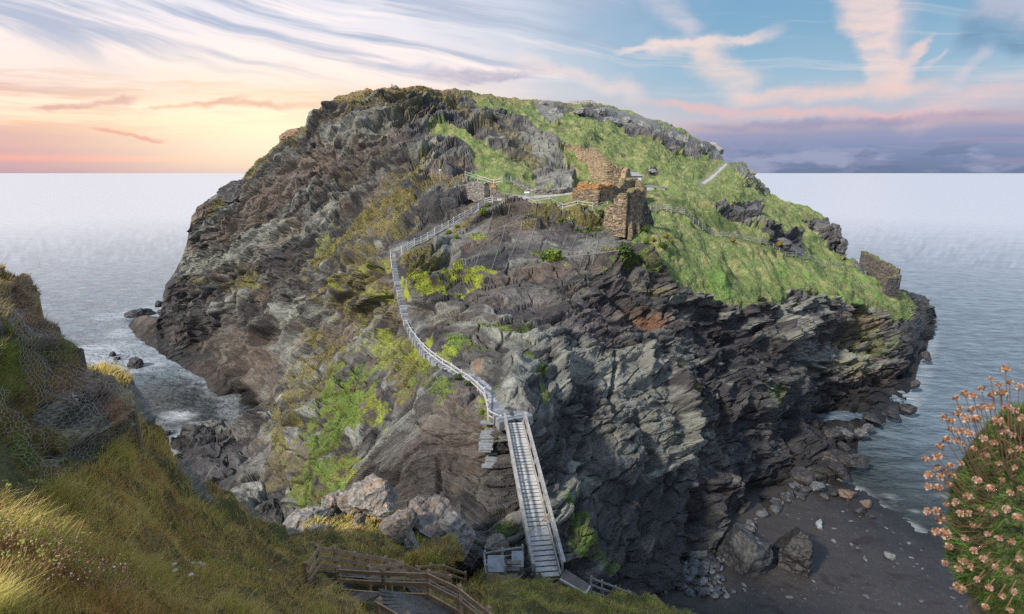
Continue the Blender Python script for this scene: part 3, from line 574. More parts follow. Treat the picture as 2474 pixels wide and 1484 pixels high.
# ======================= BEACH, one sheet running under the cliff and into the water
bx, by = np.meshgrid(np.linspace(10, 125, 520), np.linspace(20, 145, 560))
shore = [(2030, 1172), (2062, 1190), (2100, 1222), (2160, 1262), (2230, 1302), (2300, 1345), (2380, 1400), (2473, 1460), (2600, 1560)]
SW = np.array([at(a, b, sea_D(b, 0.15)) for a, b in shore])[:, :2]
def side_dist(px, py, L):
    d = line_d(px, py, L); L = np.array(L); out = d.copy()
    # seaward side is to the right and beyond
    yy = np.interp(px, L[::-1, 0] if L[0, 0] > L[-1, 0] else L[:, 0], L[::-1, 1] if L[0, 0] > L[-1, 0] else L[:, 1])
    return np.where(py > yy, -d, d)
shd = side_dist(bx, by, SW)
bp = np.stack([bx, by, 0*bx], -1)
bz = .15 + shd*.055 + fbm(bp/6, 3)*.25 + fbm(bp/.7, 3, .6, 5)*.05 + np.clip(shd-14, 0, 99)*.06
bz = np.clip(bz, -3, 6); bp[..., 2] = bz
bn = fbm(bp/4, 4, .6, 9); bf = fbm(bp/.5, 3, .6, 19); weed = sst(.18, .5, fbm(bp/np.array([5, 2.5, 1]), 5, .65, 29)+bf*.15)
bc = np.array([.027, .025, .026])*(1+.45*bn+.5*bf)[..., None]; bc = bc + (np.array([.052, .044, .038])-bc)*(sst(4, 16, shd)*.55)[..., None]
bc = bc + (np.array([.020, .012, .012])-bc)*(weed*.85)[..., None]; bc = bc*(1-.45*sst(3, -1, shd))[..., None]
idg = np.arange(bx.size).reshape(bx.shape); qd = np.stack([idg[:-1, :-1], idg[:-1, 1:], idg[1:, 1:], idg[1:, :-1]], -1).reshape(-1, 4)
me = raw_mesh('beach', bp.reshape(-1, 3), quads=qd, smooth=True); set_col(me, 'Col', np.clip(bc, .008, .5).reshape(-1, 3))
m, N_, b = new_mat('wet dark sand'); at_ = N_.n('ShaderNodeAttribute', attribute_name='Col'); pos = N_.n('ShaderNodeNewGeometry').outputs['Position']
n1 = N_.noise(pos, 6.0, 8, .75); n9 = N_.ss(.60, .68, N_.noise(pos, 2.6, 5, .7)); k = (n1-.5)*3.0+1.0+n9*1.6; N_.put(b.inputs['Base Color'], N_.mix(1.0, V(N_, at_.outputs['Color']), N_.xyz(k, k, k), 'MULTIPLY')); b.inputs['Roughness'].default_value = .6
bump(N_, b, n1, .6, .08); structure(link('beach', me, m))
def beach_z(px, py):
    i = np.clip((px-10)/115*519, 0, 518.9); j = np.clip((py-20)/125*559, 0, 558.9); return float(bz[int(j), int(i)])

# ======================= SEA
def sea_mesh():
    rr = np.concatenate([np.linspace(30, 420, 560), np.geomspace(424, 90000, 90)]); aa = np.linspace(R(-75), R(75), 620)
    A_, R_ = np.meshgrid(aa, rr); px = R_*np.sin(A_); py = R_*np.cos(A_)
    p = np.stack([px, py, 0*px], -1)
    # foam where the swell meets rock: distance to the island foot, the reef and the beach
    foot = [(318, 792), (340, 814), (400, 864), (480, 908), (530, 954), (585, 1026)]; fo = np.array([at(a, b_, sea_D(b_)) for a, b_ in foot])[:, :2]
    d = line_d(px, py, fo); reef = [(310, 760, 14), (350, 757, 14), (395, 745, 16), (273, 858, 13), (325, 880, 13), (425, 1060, 9), (250, 845, 14), (300, 800, 10), (430, 1005, 5)]
    n = fbm(p/6, 4, .6); nf = fbm(p/1.7, 4, .6, 8); nl = fbm(p/np.array([14, 5, 1]), 4, .6, 18)
    f = sst(4, .5, d+n*4)*.4
    for a, b_, rad in reef:
        c0 = at(a, b_, sea_D(b_)); dd = np.hypot(px-c0[0], py-c0[1])/rad; f = np.maximum(f, sst(1.1, .1, dd + nl*.7)*.8)
    rt = [(2188, 1003), (2205, 950), (2216, 925), (2243, 848), (2250, 800)]; r2 = np.array([at(a, b_, sea_D(b_)) for a, b_ in rt])[:, :2]
    f = np.maximum(f, sst(3.5, .2, line_d(px, py, r2)+n*3)*.45)
    sh = line_d(px, py, SW); f = np.maximum(f, sst(3.2, .2, np.abs(sh-.6)+n*1.6+nf*.7)*.75); f = np.maximum(f, sst(.25, .6, fbm(p/np.array([9, 4, 1]), 4, .65, 77))*sst(34, 6, sh)*.35)
    cove = .45*sst(.2, .5, fbm(p/np.array([7, 3, 1]), 4, .65, 66)); cd = np.hypot(px-at(450, 1000, sea_D(1000))[0], py-at(450, 1000, sea_D(1000))[1]); f = np.maximum(f, cove*sst(40, 8, cd)*.4)
    f = f*(.60+.6*nf)
    # depth of water: shallow green near the shore, deep beyond
    cv = np.hypot(px-at(470, 990, sea_D(990))[0], py-at(470, 990, sea_D(990))[1]); deep = sst(0, 45, np.minimum(sh, 999))*sst(10, 50, cv)
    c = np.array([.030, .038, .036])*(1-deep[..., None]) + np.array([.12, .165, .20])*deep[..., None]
    c = c + (np.array([.58, .595, .64])-c)*(sst(90, 900, R_)*.85+.0)[..., None]  # pale sky sheen painted into the water colour, stronger with distance
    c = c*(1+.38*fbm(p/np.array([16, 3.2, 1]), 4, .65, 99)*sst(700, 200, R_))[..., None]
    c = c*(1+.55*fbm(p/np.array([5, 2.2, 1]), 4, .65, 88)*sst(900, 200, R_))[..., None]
    c = c + (np.array([.55, .59, .63])-c)*np.clip(f*.85, 0, 1)[..., None]
    idg = np.arange(px.size).reshape(px.shape); qd = np.stack([idg[:-1, :-1], idg[:-1, 1:], idg[1:, 1:], idg[1:, :-1]], -1).reshape(-1, 4)
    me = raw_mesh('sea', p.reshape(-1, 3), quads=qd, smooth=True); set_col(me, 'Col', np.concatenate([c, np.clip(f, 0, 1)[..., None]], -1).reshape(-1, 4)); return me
m, N_, b = new_mat('sea water')
at_ = N_.n('ShaderNodeAttribute', attribute_name='Col'); pos = N_.n('ShaderNodeNewGeometry').outputs['Position']
fo = V(N_, at_.outputs['Alpha']); N_.put(b.inputs['Base Color'], at_.outputs['Color'])
mp = N_.n('ShaderNodeMapping'); N_.put(mp.inputs[0], pos); mp.inputs['Scale'].default_value = (.55, 1.0, 1.0); mp.inputs['Rotation'].default_value = (0, 0, R(12))
w1 = N_.noise(mp.outputs[0], .42, 4, .62, .6); w2 = N_.noise(mp.outputs[0], .06, 5, .6, .3)
N_.put(b.inputs['Roughness'], N_.m('ADD', fo*.5, .32)); b.inputs['IOR'].default_value = 1.333; b.inputs['Specular IOR Level'].default_value = .5
px_, py_, pz_ = N_.sep(pos); dist_ = N_.m('SQRT', px_*px_+py_*py_); fd = N_.m('MINIMUM', N_.m('DIVIDE', 230.0, dist_), 1.0)
bump(N_, b, (w1*.9)*(fd*fd) + (w2*4.0)*fd, .9, 1.6)
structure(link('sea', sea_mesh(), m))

# ======================= THE MAINLAND in the foreground
MT = [(-60, 880), (200, 890), (238, 896), (262, 893), (300, 905), (318, 935), (345, 985), (372, 1035), (400, 1062), (440, 1105), (480, 1160), (520, 1178), (560, 1202), (600, 1225), (640, 1246), (680, 1262), (740, 1262), (800, 1250), (860, 1240), (960, 1240), (1050, 1270), (1120, 1300),
      (1150, 1345), (1176, 1392), (1200, 1402), (1275, 1402), (1320, 1396), (1360, 1386), (1400, 1404), (1420, 1428), (1460, 1442), (1500, 1436), (1530, 1440), (1580, 1452), (1640, 1478), (1700, 1510), (1760, 1560)]
MB = [(-60, 1640), (1300, 1640), (1760, 1660)]
MC = [(0, 1484, 3.6), (200, 1484, 4.4), (400, 1484, 5.6), (600, 1484, 7.6), (800, 1484, 11), (900, 1484, 13.5), (1000, 1484, 15.2), (1100, 1484, 16.5), (1200, 1484, 19.5), (1400, 1484, 24), (1600, 1484, 30), (0, 1640, 2.7), (600, 1640, 5.4), (1000, 1640, 10), (1300, 1640, 16), (1600, 1640, 23),
      (0, 1200, 6.4), (0, 900, 11), (100, 1200, 7.6), (200, 1200, 8.6), (300, 1200, 10.2), (400, 1200, 13.5), (300, 1060, 14.5), (240, 900, 20), (300, 908, 20.5), (345, 985, 20), (400, 1062, 19.5), (372, 1090, 17.5), (440, 1105, 21), (480, 1160, 21), (520, 1178, 23.5), (500, 1230, 18),
      (600, 1225, 28), (600, 1300, 19), (500, 1350, 12.5), (400, 1350, 9), (200, 1350, 6), (680, 1262, 32), (740, 1262, 35), (740, 1335, 24), (700, 1400, 17), (800, 1250, 37), (960, 1240, 40), (850, 1300, 32), (960, 1300, 35), (800, 1400, 20.5), (880, 1420, 20), (700, 1440, 12.5), (1050, 1270, 39), (1120, 1300, 38), (1150, 1345, 33),
      (1000, 1340, 31), (900, 1340, 28.5), (1060, 1385, 29), (1140, 1395, 29), (1000, 1400, 25.5), (960, 1430, 22), (1100, 1350, 33), (1176, 1400, 29.5), (1275, 1402, 30), (1330, 1396, 32), (1360, 1388, 32), (1420, 1428, 29.5), (1460, 1442, 30), (1530, 1440, 32.5), (1640, 1478, 32.5), (1700, 1510, 32), (1200, 1440, 24.5), (1350, 1440, 27.5), (1050, 1440, 19.5)]
def vp0(pts, h):
    out = []
    for a, b, D in pts:
        p_ = at(a, b, D)-np.array([0, 0, h]); v_ = p_-np.array([0, 0, CAMH]); D_ = v_[1]*CT-v_[2]*ST; out.append((CX+F_PX*v_[0]/D_, CY+F_PX*(-v_[1]*ST-v_[2]*CT)/D_, D_))
    return out
T1 = [(737, 1357, 22.0), (765, 1317, 23.0), (808, 1322, 23.8), (855, 1331, 24.8), (886, 1338, 25.5), (930, 1343, 26.4), (970, 1355, 27.2), (1012, 1374, 27.8), (1053, 1380, 28.6), (1087, 1387, 29.4)]
T2 = [(817, 1366, 20.6), (888, 1367, 21.9), (940, 1359, 23.6), (970, 1357, 25.0)]
T3 = [(817, 1366, 20.6), (925, 1373, 20.3), (1034, 1375, 19.8), (1111, 1411, 17.9), (1179, 1463, 16.2), (1235, 1506, 15.0), (1300, 1560, 13.8)]
T4 = [(1006, 1366, 29.8), (1040, 1361, 30.5), (1072, 1363, 31.2), (1124, 1381, 32)]
T5 = [(914, 1442, 16.8), (983, 1480, 15.2), (1050, 1535, 13.6)]
drop_ = {(740, 1335), (700, 1400), (800, 1400), (880, 1420), (700, 1440), (1060, 1385), (1140, 1395), (1000, 1400), (960, 1430), (1050, 1440), (900, 1484), (1000, 1484), (1100, 1484), (800, 1484), (1000, 1640), (1300, 1640), (1000, 1340), (900, 1340)}
MC = [m_ for m_ in MC if (m_[0], m_[1]) not in drop_]
MC += vp0(T1, 1.3)+vp0(T2[1:], 1.25)+vp0(T3, 1.35)+vp0(T4[1:], 1.0)+vp0(T5, 1.4)+[(690, 1420, 15), (650, 1360, 19), (700, 1345, 22.5), (790, 1440, 15.5), (760, 1484, 11), (840, 1484, 14), (900, 1340, 29.5), (1000, 1335, 31), (1130, 1440, 23.5), (1150, 1484, 18.8), (1300, 1640, 13.8), (1000, 1700, 12)]
land = Sheet(MT, MB, -60, 1760, 760, 420, TPS(MC, 2e-4)); x, y, P0 = land.X, land.Y, land.base
sp = spacing(P0); lo = np.clip(land.D/12, .45, 2.2)
d_ = fbm(P0/1.6, 3, .55)*.22*lo + fbm(P0/.45, 3, .6, 5)*.10*np.clip(.45/(sp*3), 0, 1) + (ridged(P0/4, 3, .5, 9)-.6)*.35*lo
DECKZONE = [(735, 1320), (860, 1330), (1010, 1350), (1150, 1385), (1170, 1400), (1060, 1400), (1120, 1484), (1150, 1560), (880, 1560), (860, 1470), (800, 1400), (745, 1350)]
dz = sst(-12, 10, poly_sd(x, y, DECKZONE)); d_ = d_*(1-.9*dz)
stony = sst(0, 10, poly_sd(x, y, [(395, 1108), (450, 1122), (520, 1200), (524, 1232), (470, 1220), (420, 1160)]) + fbm(P0/1.5, 3, off=3)*8)
stony = np.maximum(stony, sst(0, 8, poly_sd(x, y, [(312, 915), (330, 930), (372, 1035), (345, 1030), (318, 985), (292, 940)]) + fbm(P0/1.2, 3, off=3)*6))
stony = np.maximum(stony, sst(0, 8, poly_sd(x, y, [(560, 1195), (700, 1255), (740, 1262), (735, 1290), (690, 1285), (600, 1240)]) + fbm(P0/1.5, 3, off=13)*14)*.8)
stony = np.maximum(stony, sst(0, 8, poly_sd(x, y, [(1120, 1295), (1170, 1320), (1176, 1400), (1140, 1370), (1110, 1330)]) + fbm(P0/1.5, 3, off=23)*8))
q = bedding(P0, np.full(x.shape, .5)); rel, lay, idn, idn2 = rock_relief(P0, q, sp, .3)
P1 = P0 + land.nrm*(d_*(1-stony) + rel*.35*stony)[..., None]; P1[..., 2] -= dz*.25
land.P = P1; land.q = q
a1_ = fbm(P0/2.5, 4, .6, 200); a2_ = fbm(P0/.8, 3, .6, 210); a3_ = fbm(P0/6, 3, .6, 220)
A0 = np.array([.10, .105, .035]); A1 = np.array([.20, .15, .06]); A2 = np.array([.17, .13, .04]); A3 = np.array([.09, .055, .03])
lc = A0 + (A1-A0)*sst(-.1, .4, a1_+.25*a2_)[..., None]; lc = lc + (A2-lc)*(sst(.1, .5, a3_+.3*a2_)*.8)[..., None]; lc = lc + (A3-lc)*(sst(.2, .6, -a1_+.3*a2_)*.6)[..., None]
lc = lc*(1+.3*a2_)[..., None]; sc_ = np.array([.22, .205, .18])*(1+.5*(idn2-.5)+.4*fbm(P0/.5, 3, .6, 7))[..., None]; sc_ = sc_ + (np.array([.30, .19, .08])-sc_)*(sst(.2, .5, a2_)*.5)[..., None]
lc = lc*(1-stony[..., None]) + sc_*stony[..., None]; land.col = np.clip(lc, .01, .6); land.veg = 1-stony
land.tint = np.stack([a1_, a3_], -1)
M_LAND = rock_material('turf and soil', .9, 3.0)
structure(link('mainland_slope', land.mesh('mainland_slope', withveg(land.col, land.veg), [(.6, .3), (2, 2.5), (4, 8), (7, 18), (12, 34), (18, 60)], 3.0, Q=land.q), M_LAND))

# ---- the netted crag close on the left
KT = [(-120, 590), (0, 616), (22, 622), (45, 632), (70, 640), (95, 655), (118, 700), (132, 742), (152, 780), (180, 832), (205, 868), (230, 905), (258, 945), (284, 985), (292, 1030)]
KB = [(-120, 1320), (0, 1290), (100, 1270), (200, 1230), (260, 1160), (292, 1085)]
KC = [(-120, 600, 13), (0, 618, 14), (90, 655, 14.8), (132, 742, 14.5), (180, 832, 14.2), (230, 905, 14.0), (284, 985, 13.6), (292, 1050, 14.2), (290, 1085, 13.6), (0, 800, 10.4), (60, 800, 11.2), (110, 800, 12.2), (0, 1000, 7.9), (80, 1000, 8.9), (150, 950, 10.4), (200, 1000, 11), (250, 1020, 12.2), (120, 880, 11.4),
      (0, 1250, 6.0), (100, 1150, 8.2), (180, 1150, 9.6), (240, 1120, 10.9), (-120, 1000, 6.8), (-120, 1250, 5.2), (150, 1240, 8.1)]
crag = Sheet(KT, KB, -120, 292, 300, 360, TPS(KC, 1e-4))
KB_ = [(60, 660, 80, 22, 20, OLIVE, .9), (120, 780, 26, 60, -30, TAN, .5), (0, 980, 60, 120, 0, OLIVE, .9), (150, 900, 26, 40, -30, TAN, .5), (230, 940, 20, 60, -30, OLIVE, .6), (100, 760, 90, 130, -30, BROWN, .75), (200, 940, 60, 90, -40, RUST, .35), (10, 700, 40, 90, -20, OLIVE, .9), (70, 860, 30, 60, -30, GREEN, .7), (95, 930, 36, 50, -20, OLIVE, .8), (20, 645, 60, 16, 20, OLIVE, .9), (10, 760, 26, 90, -10, OLIVE, .9), (30, 900, 34, 90, -20, GREEN, .8), (60, 1000, 50, 60, -20, OLIVE, .95), (150, 850, 30, 26, 40, GREEN, .8), (165, 880, 24, 26, 40, OLIVE, .9), (110, 1060, 60, 40, 0, OLIVE, .9), (60, 1120, 90, 60, 0, GREEN, .8), (150, 1170, 90, 50, 10, OLIVE, .9),
       (120, 720, 30, 30, 0, PALE, .7), (100, 690, 40, 26, 0, TAN, .6), (90, 740, 26, 40, -30, RUST, .5), (240, 960, 26, 60, -30, PALE, .6), (200, 960, 40, 60, -30, DARK, .5), (180, 1010, 30, 50, -20, DARK, .7), (110, 820, 26, 60, -30, DARK, .5), (250, 1010, 20, 30, -30, RUST, .5), (60, 820, 18, 100, -20, BROWN, .6), (70, 700, 30, 60, -30, BROWN, .6)]
make_rocky(crag, .5, KB_, k=.30, amp=.28, wet=False)
M_CRAG = rock_material('lichened crag rock', .9, 4.0)
structure(link('crag_bank', crag.mesh('crag_bank', withveg(crag.col*np.array([2.0, 1.62, 1.15]), crag.veg), [(.5, .3), (1.5, 2), (3, 8), (6, 20), (10, 40)], 1.0, Q=crag.q), M_CRAG))
# ---------------------------------------------------------------- builder for made things
class MB:
    def __init__(s): s.v = []; s.q = []; s.t = []; s.n = 0
    def add(s, v, q=(), t=()):
        v = np.asarray(v, float).reshape(-1, 3); s.v.append(v)
        if len(q): s.q.append(np.asarray(q)+s.n)
        if len(t): s.t.append(np.asarray(t)+s.n)
        s.n += len(v)
    def box(s, c, ax, ay, az, hx, hy, hz, taper=1.0):
        c = np.array(c, float); ax, ay, az = [np.array(a, float) for a in (ax, ay, az)]
        v = [c + ax*hx*i*(taper if k > 0 else 1) + ay*hy*j*(taper if k > 0 else 1) + az*hz*k for k in (-1, 1) for j in (-1, 1) for i in (-1, 1)]
        s.add(v, [(0, 2, 3, 1), (4, 5, 7, 6), (0, 1, 5, 4), (2, 6, 7, 3), (0, 4, 6, 2), (1, 3, 7, 5)])
    def beam(s, a, b, w, h, up=(0, 0, 1)):
        a, b = np.array(a, float), np.array(b, float); d = b-a; L = np.linalg.norm(d)
        if L < 1e-6: return
        d /= L; up = np.array(up, float); sd_ = np.cross(d, up); sd_ /= np.linalg.norm(sd_)+1e-9; u = np.cross(sd_, d)
        s.box((a+b)/2, d, sd_, u, L/2, w/2, h/2)
    def post(s, p, h, w, ang=0, cap=.06, lean=(0, 0)):
        p = np.array(p, float); c_, s_ = math.cos(ang), math.sin(ang); ax = np.array([c_, s_, 0]); ay = np.array([-s_, c_, 0]); L = np.array([lean[0], lean[1], 0.])
        r = [p+ax*i*w/2+ay*j*w/2 for i, j in ((-1, -1), (1, -1), (1, 1), (-1, 1))]; top = [q_+L+np.array([0, 0, h-cap]) for q_ in r]; ap = p+L+np.array([0, 0, h])
        s.add(r+top+[ap], [(0, 1, 5, 4), (1, 2, 6, 5), (2, 3, 7, 6), (3, 0, 4, 7), (3, 2, 1, 0)], [(4, 5, 8), (5, 6, 8), (6, 7, 8), (7, 4, 8)])
    def tube(s, pts, r, n=5, r2=None):
        pts = np.asarray(pts, float); m = len(pts); d = np.gradient(pts, axis=0); d /= np.linalg.norm(d, axis=1)[:, None]+1e-9
        up = np.where(np.abs(d[:, 2:3]) > .9, [[1., 0, 0]], [[0, 0, 1.]]); a = np.cross(d, up); a /= np.linalg.norm(a, axis=1)[:, None]; b = np.cross(d, a)
        th = np.arange(n)*2*np.pi/n; rr = np.linspace(r, r if r2 is None else r2, m)[:, None, None]
        v = pts[:, None]+rr*(a[:, None]*np.cos(th)[None, :, None]+b[:, None]*np.sin(th)[None, :, None])
        q = [(i*n+j, i*n+(j+1) % n, (i+1)*n+(j+1) % n, (i+1)*n+j) for i in range(m-1) for j in range(n)]
        s.add(v.reshape(-1, 3), q)
    def build(s, name, mat, parent=None, smooth=False, col=None):
        me = raw_mesh(name, np.concatenate(s.v), quads=np.concatenate(s.q) if s.q else None, tris=np.concatenate(s.t) if s.t else None, smooth=smooth)
        if col is not None: set_col(me, 'Col', col)
        return link(name, me, mat, parent)
def wood_mat(name, col, dark, sc=1.0):
    m, N_, b = new_mat(name); tcn = N_.n('ShaderNodeNewGeometry').outputs['Position']
    mp = N_.n('ShaderNodeMapping'); N_.put(mp.inputs[0], tcn); mp.inputs['Scale'].default_value = (3*sc, 3*sc, 14*sc)
    n1 = N_.noise(mp.outputs[0], 1.5, 6, .65, .5); n2 = N_.noise(tcn, 1.1*sc, 3, .5)
    k = N_.ss(.35, .68, n1*.65+n2*.35)
    N_.put(b.inputs['Base Color'], N_.mix(k, dark, col)); b.inputs['Roughness'].default_value = .85; bump(N_, b, n1, .4, .01); return m
M_GREY = wood_mat('silvered oak', (.40, .40, .39), (.20, .195, .19)); M_BROWN = wood_mat('damp brown timber', (.56, .40, .25), (.26, .17, .10), 1.6)
M_DECK = wood_mat('worn deck boards', (.20, .175, .15), (.07, .06, .052), 1.6); M_PALEW = wood_mat('bleached timber', (.56, .56, .54), (.36, .355, .34))
def plain_mat(name, col, rough=.6, metal=0.0, nz=.25, sc=6.0):
    m, N_, b = new_mat(name); pos = N_.n('ShaderNodeNewGeometry').outputs['Position']; n1 = N_.noise(pos, sc, 5, .6); k = (n1-.5)*2*nz+1.0
    N_.put(b.inputs['Base Color'], N_.mix(1.0, col, N_.xyz(k, k, k), 'MULTIPLY')); b.inputs['Roughness'].default_value = rough; b.inputs['Metallic'].default_value = metal; return m
def vcol_mat(name, rough=.85, bs=.5, bd=.05, sc=8.0, nz=1.2):
    m, N_, b = new_mat(name); a_ = N_.n('ShaderNodeAttribute', attribute_name='Col'); pos = N_.n('ShaderNodeNewGeometry').outputs['Position']
    n1 = N_.noise(pos, sc, 6, .65); k = (n1-.5)*nz+1.0
    N_.put(b.inputs['Base Color'], N_.mix(1.0, V(N_, a_.outputs['Color']), N_.xyz(k, k, k), 'MULTIPLY')); b.inputs['Roughness'].default_value = rough
    if bs: bump(N_, b, n1, bs, bd)
    return m
M_STONE = vcol_mat('rubble stone', .9, .6, .06, 5.0); M_BOULDER = vcol_mat('boulder rock', .6, .8, .12, 3.0, 1.5)
M_METAL = plain_mat('galvanised steel', (.5, .5, .5), .45, .8); M_SLAB = plain_mat('slate slab', (.215, .235, .255), .75, 0, .8, 3.0); M_CONC = plain_mat('lichened concrete', (.24, .255, .27), .85, 0, .8, 3.0)
M_DARK = plain_mat('dark opening', (.015, .015, .017), .9)
# ---------------------------------------------------------------- fences that follow the ground
def fence(name, label, cat, base, h=1.1, w=.11, rails=(.55, 1.0), rw=(.04, .11), mat=None, group=None, tops=False, ends=(0, 0), sink=.35, cable=False):
    """base: ground point of every post (tops: the given points are post tops)"""
    base = [np.array(b, float) for b in base]
    if tops: base = [b-np.array([0, 0, h]) for b in base]
    t = empty(name, base[0], label, cat, group); o_ = base[0]; mat = mat or M_GREY
    def loc(ob): ob.location = -Vector(t.location); return ob
    for i, b in enumerate(base):
        a = base[min(i+1, len(base)-1)]-base[max(i-1, 0)]; ang = math.atan2(a[1], a[0]); mb = MB()
        mb.post(b-o_-np.array([0, 0, sink]), h+sink+.12*random.random()*.5, w, ang, w*.45, (random.uniform(-.02, .02), random.uniform(-.02, .02))); mb.build('post', mat, t)
    for r in rails:
        mb = MB()
        for a, b in zip(base[:-1], base[1:]):
            d = b-a; n_ = np.array([-d[1], d[0], 0]); n_ /= np.linalg.norm(n_)+1e-9
            if (n_[1] > 0): n_ = -n_
            off = n_*(w/2+rw[0]/2-.005)+np.array([0, 0, r]); j = random.uniform(-.015, .015); ex = d/np.linalg.norm(d)*.04
            mb.beam(a-o_+off-ex+[0, 0, j], b-o_+off+ex+[0, 0, -j], rw[0], rw[1])
        mb.build('rail', mat, t)
    if cable:
        mb = MB(); pts = []
        for a in base:
            pts.append(a-o_+np.array([0, 0, h*.72]) + np.array([.0, -.13, 0]))
        for a, b in zip(pts[:-1], pts[1:]): mb.tube([a, (a+b)/2-[0, 0, .015], b], .018, 5)
        mb.build('handrail_pipe', M_METAL, t)
    return t
def on(S, pts, dz=0): return [np.array(S(a, b))+np.array([0, 0, dz]) for a, b in pts]
# ---------------------------------------------------------------- rubble walls
STONE_C = {'brown': np.array([(.25, .195, .125), (.185, .145, .10), (.31, .25, .17), (.13, .105, .08)]), 'grey': np.array([(.22, .215, .20), (.15, .145, .14), (.30, .29, .26), (.19, .175, .15)]), 'dark': np.array([(.10, .095, .09), (.065, .062, .06), (.15, .14, .125), (.09, .08, .065)]),
           'tan': np.array([(.34, .26, .165), (.27, .20, .13), (.38, .31, .21), (.23, .17, .11)])}
def wall_mesh(name, base, tops, thick, kind='brown', lichen=0.0, turf=0.0, res=.14, seed=0, holes=(), rag=.5, batter=0.0, parent=None, smooth=False, sink=.9):
    """base: ground points along the wall, tops: heights above them"""
    base = np.array(base, float); o_ = base[0].copy(); L = np.r_[0, np.cumsum(np.linalg.norm(np.diff(base[:, :2], axis=0), axis=1))]; n = max(int(L[-1]/res), 6)
    u = np.linspace(0, L[-1], n+1); bx_, by_, bz_ = [np.interp(u, L, base[:, k]) for k in range(3)]; tz = bz_+np.interp(u, np.linspace(0, L[-1], len(tops)), tops)
    up = np.stack([u, 0*u+seed, 0*u], -1); tz = tz + (h1(np.floor(u/.45)+seed*7)-.5)*rag + fbm(up/1.5, 3)*rag*.9
    tz = np.maximum(tz, bz_+.25); bz2 = bz_-sink
    tx = np.gradient(bx_); ty = np.gradient(by_); l = np.hypot(tx, ty)+1e-9; nx, ny = ty/l, -tx/l
    if np.mean(nx*(-bx_)+ny*(-by_)) < 0: nx, ny = -nx, -ny
    H = float((tz-bz2).max()); m = max(int(H/res), 5); k = max(int(thick/res), 3); rows = []
    for i in range(m+1): f = i/m; z = bz2+(tz-bz2)*f; th = thick/2*(1+batter*(1-f)); rows.append((np.stack([bx_+nx*th, by_+ny*th, z], -1), np.stack([nx, ny, 0*nx], -1)))
    for i in range(1, k): f = 1-2*i/k; rows.append((np.stack([bx_+nx*thick/2*f, by_+ny*thick/2*f, tz+.12*(1-f*f)], -1), np.stack([0*nx, 0*nx, 0*nx+1], -1)))
    for i in range(m+1): f = 1-i/m; z = bz2+(tz-bz2)*f; th = thick/2*(1+batter*(1-f)); rows.append((np.stack([bx_-nx*th, by_-ny*th, z], -1), np.stack([-nx, -ny, 0*nx], -1)))
    P = np.array([r[0] for r in rows]); Nn = np.array([r[1] for r in rows])
    q = np.stack([np.repeat(u[None], len(P), 0)/.55, P[..., 2]/.20, np.sign((Nn[..., 0]*nx+Nn[..., 1]*ny))*5+seed+0*P[..., 0]], -1)
    d1, ed, idn = cells(q); P = P+Nn*((idn-.5)*.16+(sst(0, .16, ed)-1)*.09+fbm(P/1.2, 3)[..., None][..., 0]*.14)[..., None]
    pal = STONE_C[kind]; c = pal[(idn*3.999).astype(int)]*(1+.35*fbm(P/.5, 3))[..., None]; c = c*(.45+.55*sst(0, .14, ed))[..., None]
    topm = np.zeros(P.shape[:2]); topm[m-1:m+k+1] = 1
    hrel = (P[..., 2]-bz2[None])/(tz-bz2)[None]
    if lichen: w = sst(.62, .95, hrel+fbm(P/.8, 3)*.25)*lichen; c = c+(np.array([.46, .20, .035])-c)*w[..., None]
    if turf: w = np.clip(topm*turf+sst(.9, 1, hrel)*turf*.6, 0, 1)*sst(-.3, .2, fbm(P/1.1, 3)); c = c+(np.array([.13, .13, .045])-c)*w[..., None]
    for hu, hz_, r in holes:
        dd = np.hypot((np.repeat(u[None], len(P), 0)-hu*L[-1]), (P[..., 2]-(bz_+hz_)[None])); w = sst(r, r*.55, dd)*(Nn[..., 2] < .5); P = P-Nn*(w*thick*.35)[..., None]; c = c*(1-.75*w[..., None])
    A = P-o_; nr, nc = A.shape[:2]
    # close both ends
    ends = []
    for j in (0, -1):
        mid = A[:, j].mean(0); ends.append(mid)
    id_ = np.arange(nr*nc).reshape(nr, nc); qd = np.stack([id_[:-1, :-1], id_[1:, :-1], id_[1:, 1:], id_[:-1, 1:]], -1).reshape(-1, 4)
    half = (m+1); tq = []
    for j in (0, nc-1):
        for i in range(m):
            tq.append((id_[i, j], id_[i+1, j], id_[nr-2-i, j], id_[nr-1-i, j]))
    me = raw_mesh(name, A.reshape(-1, 3), quads=np.concatenate([qd, np.array(tq)])); set_col(me, 'Col', np.clip(c, .01, .7).reshape(-1, 3))
    ob = link(name, me, M_STONE, parent); ob.location = Vector(o_)-(Vector(parent.location) if parent else Vector((0, 0, 0))); return ob
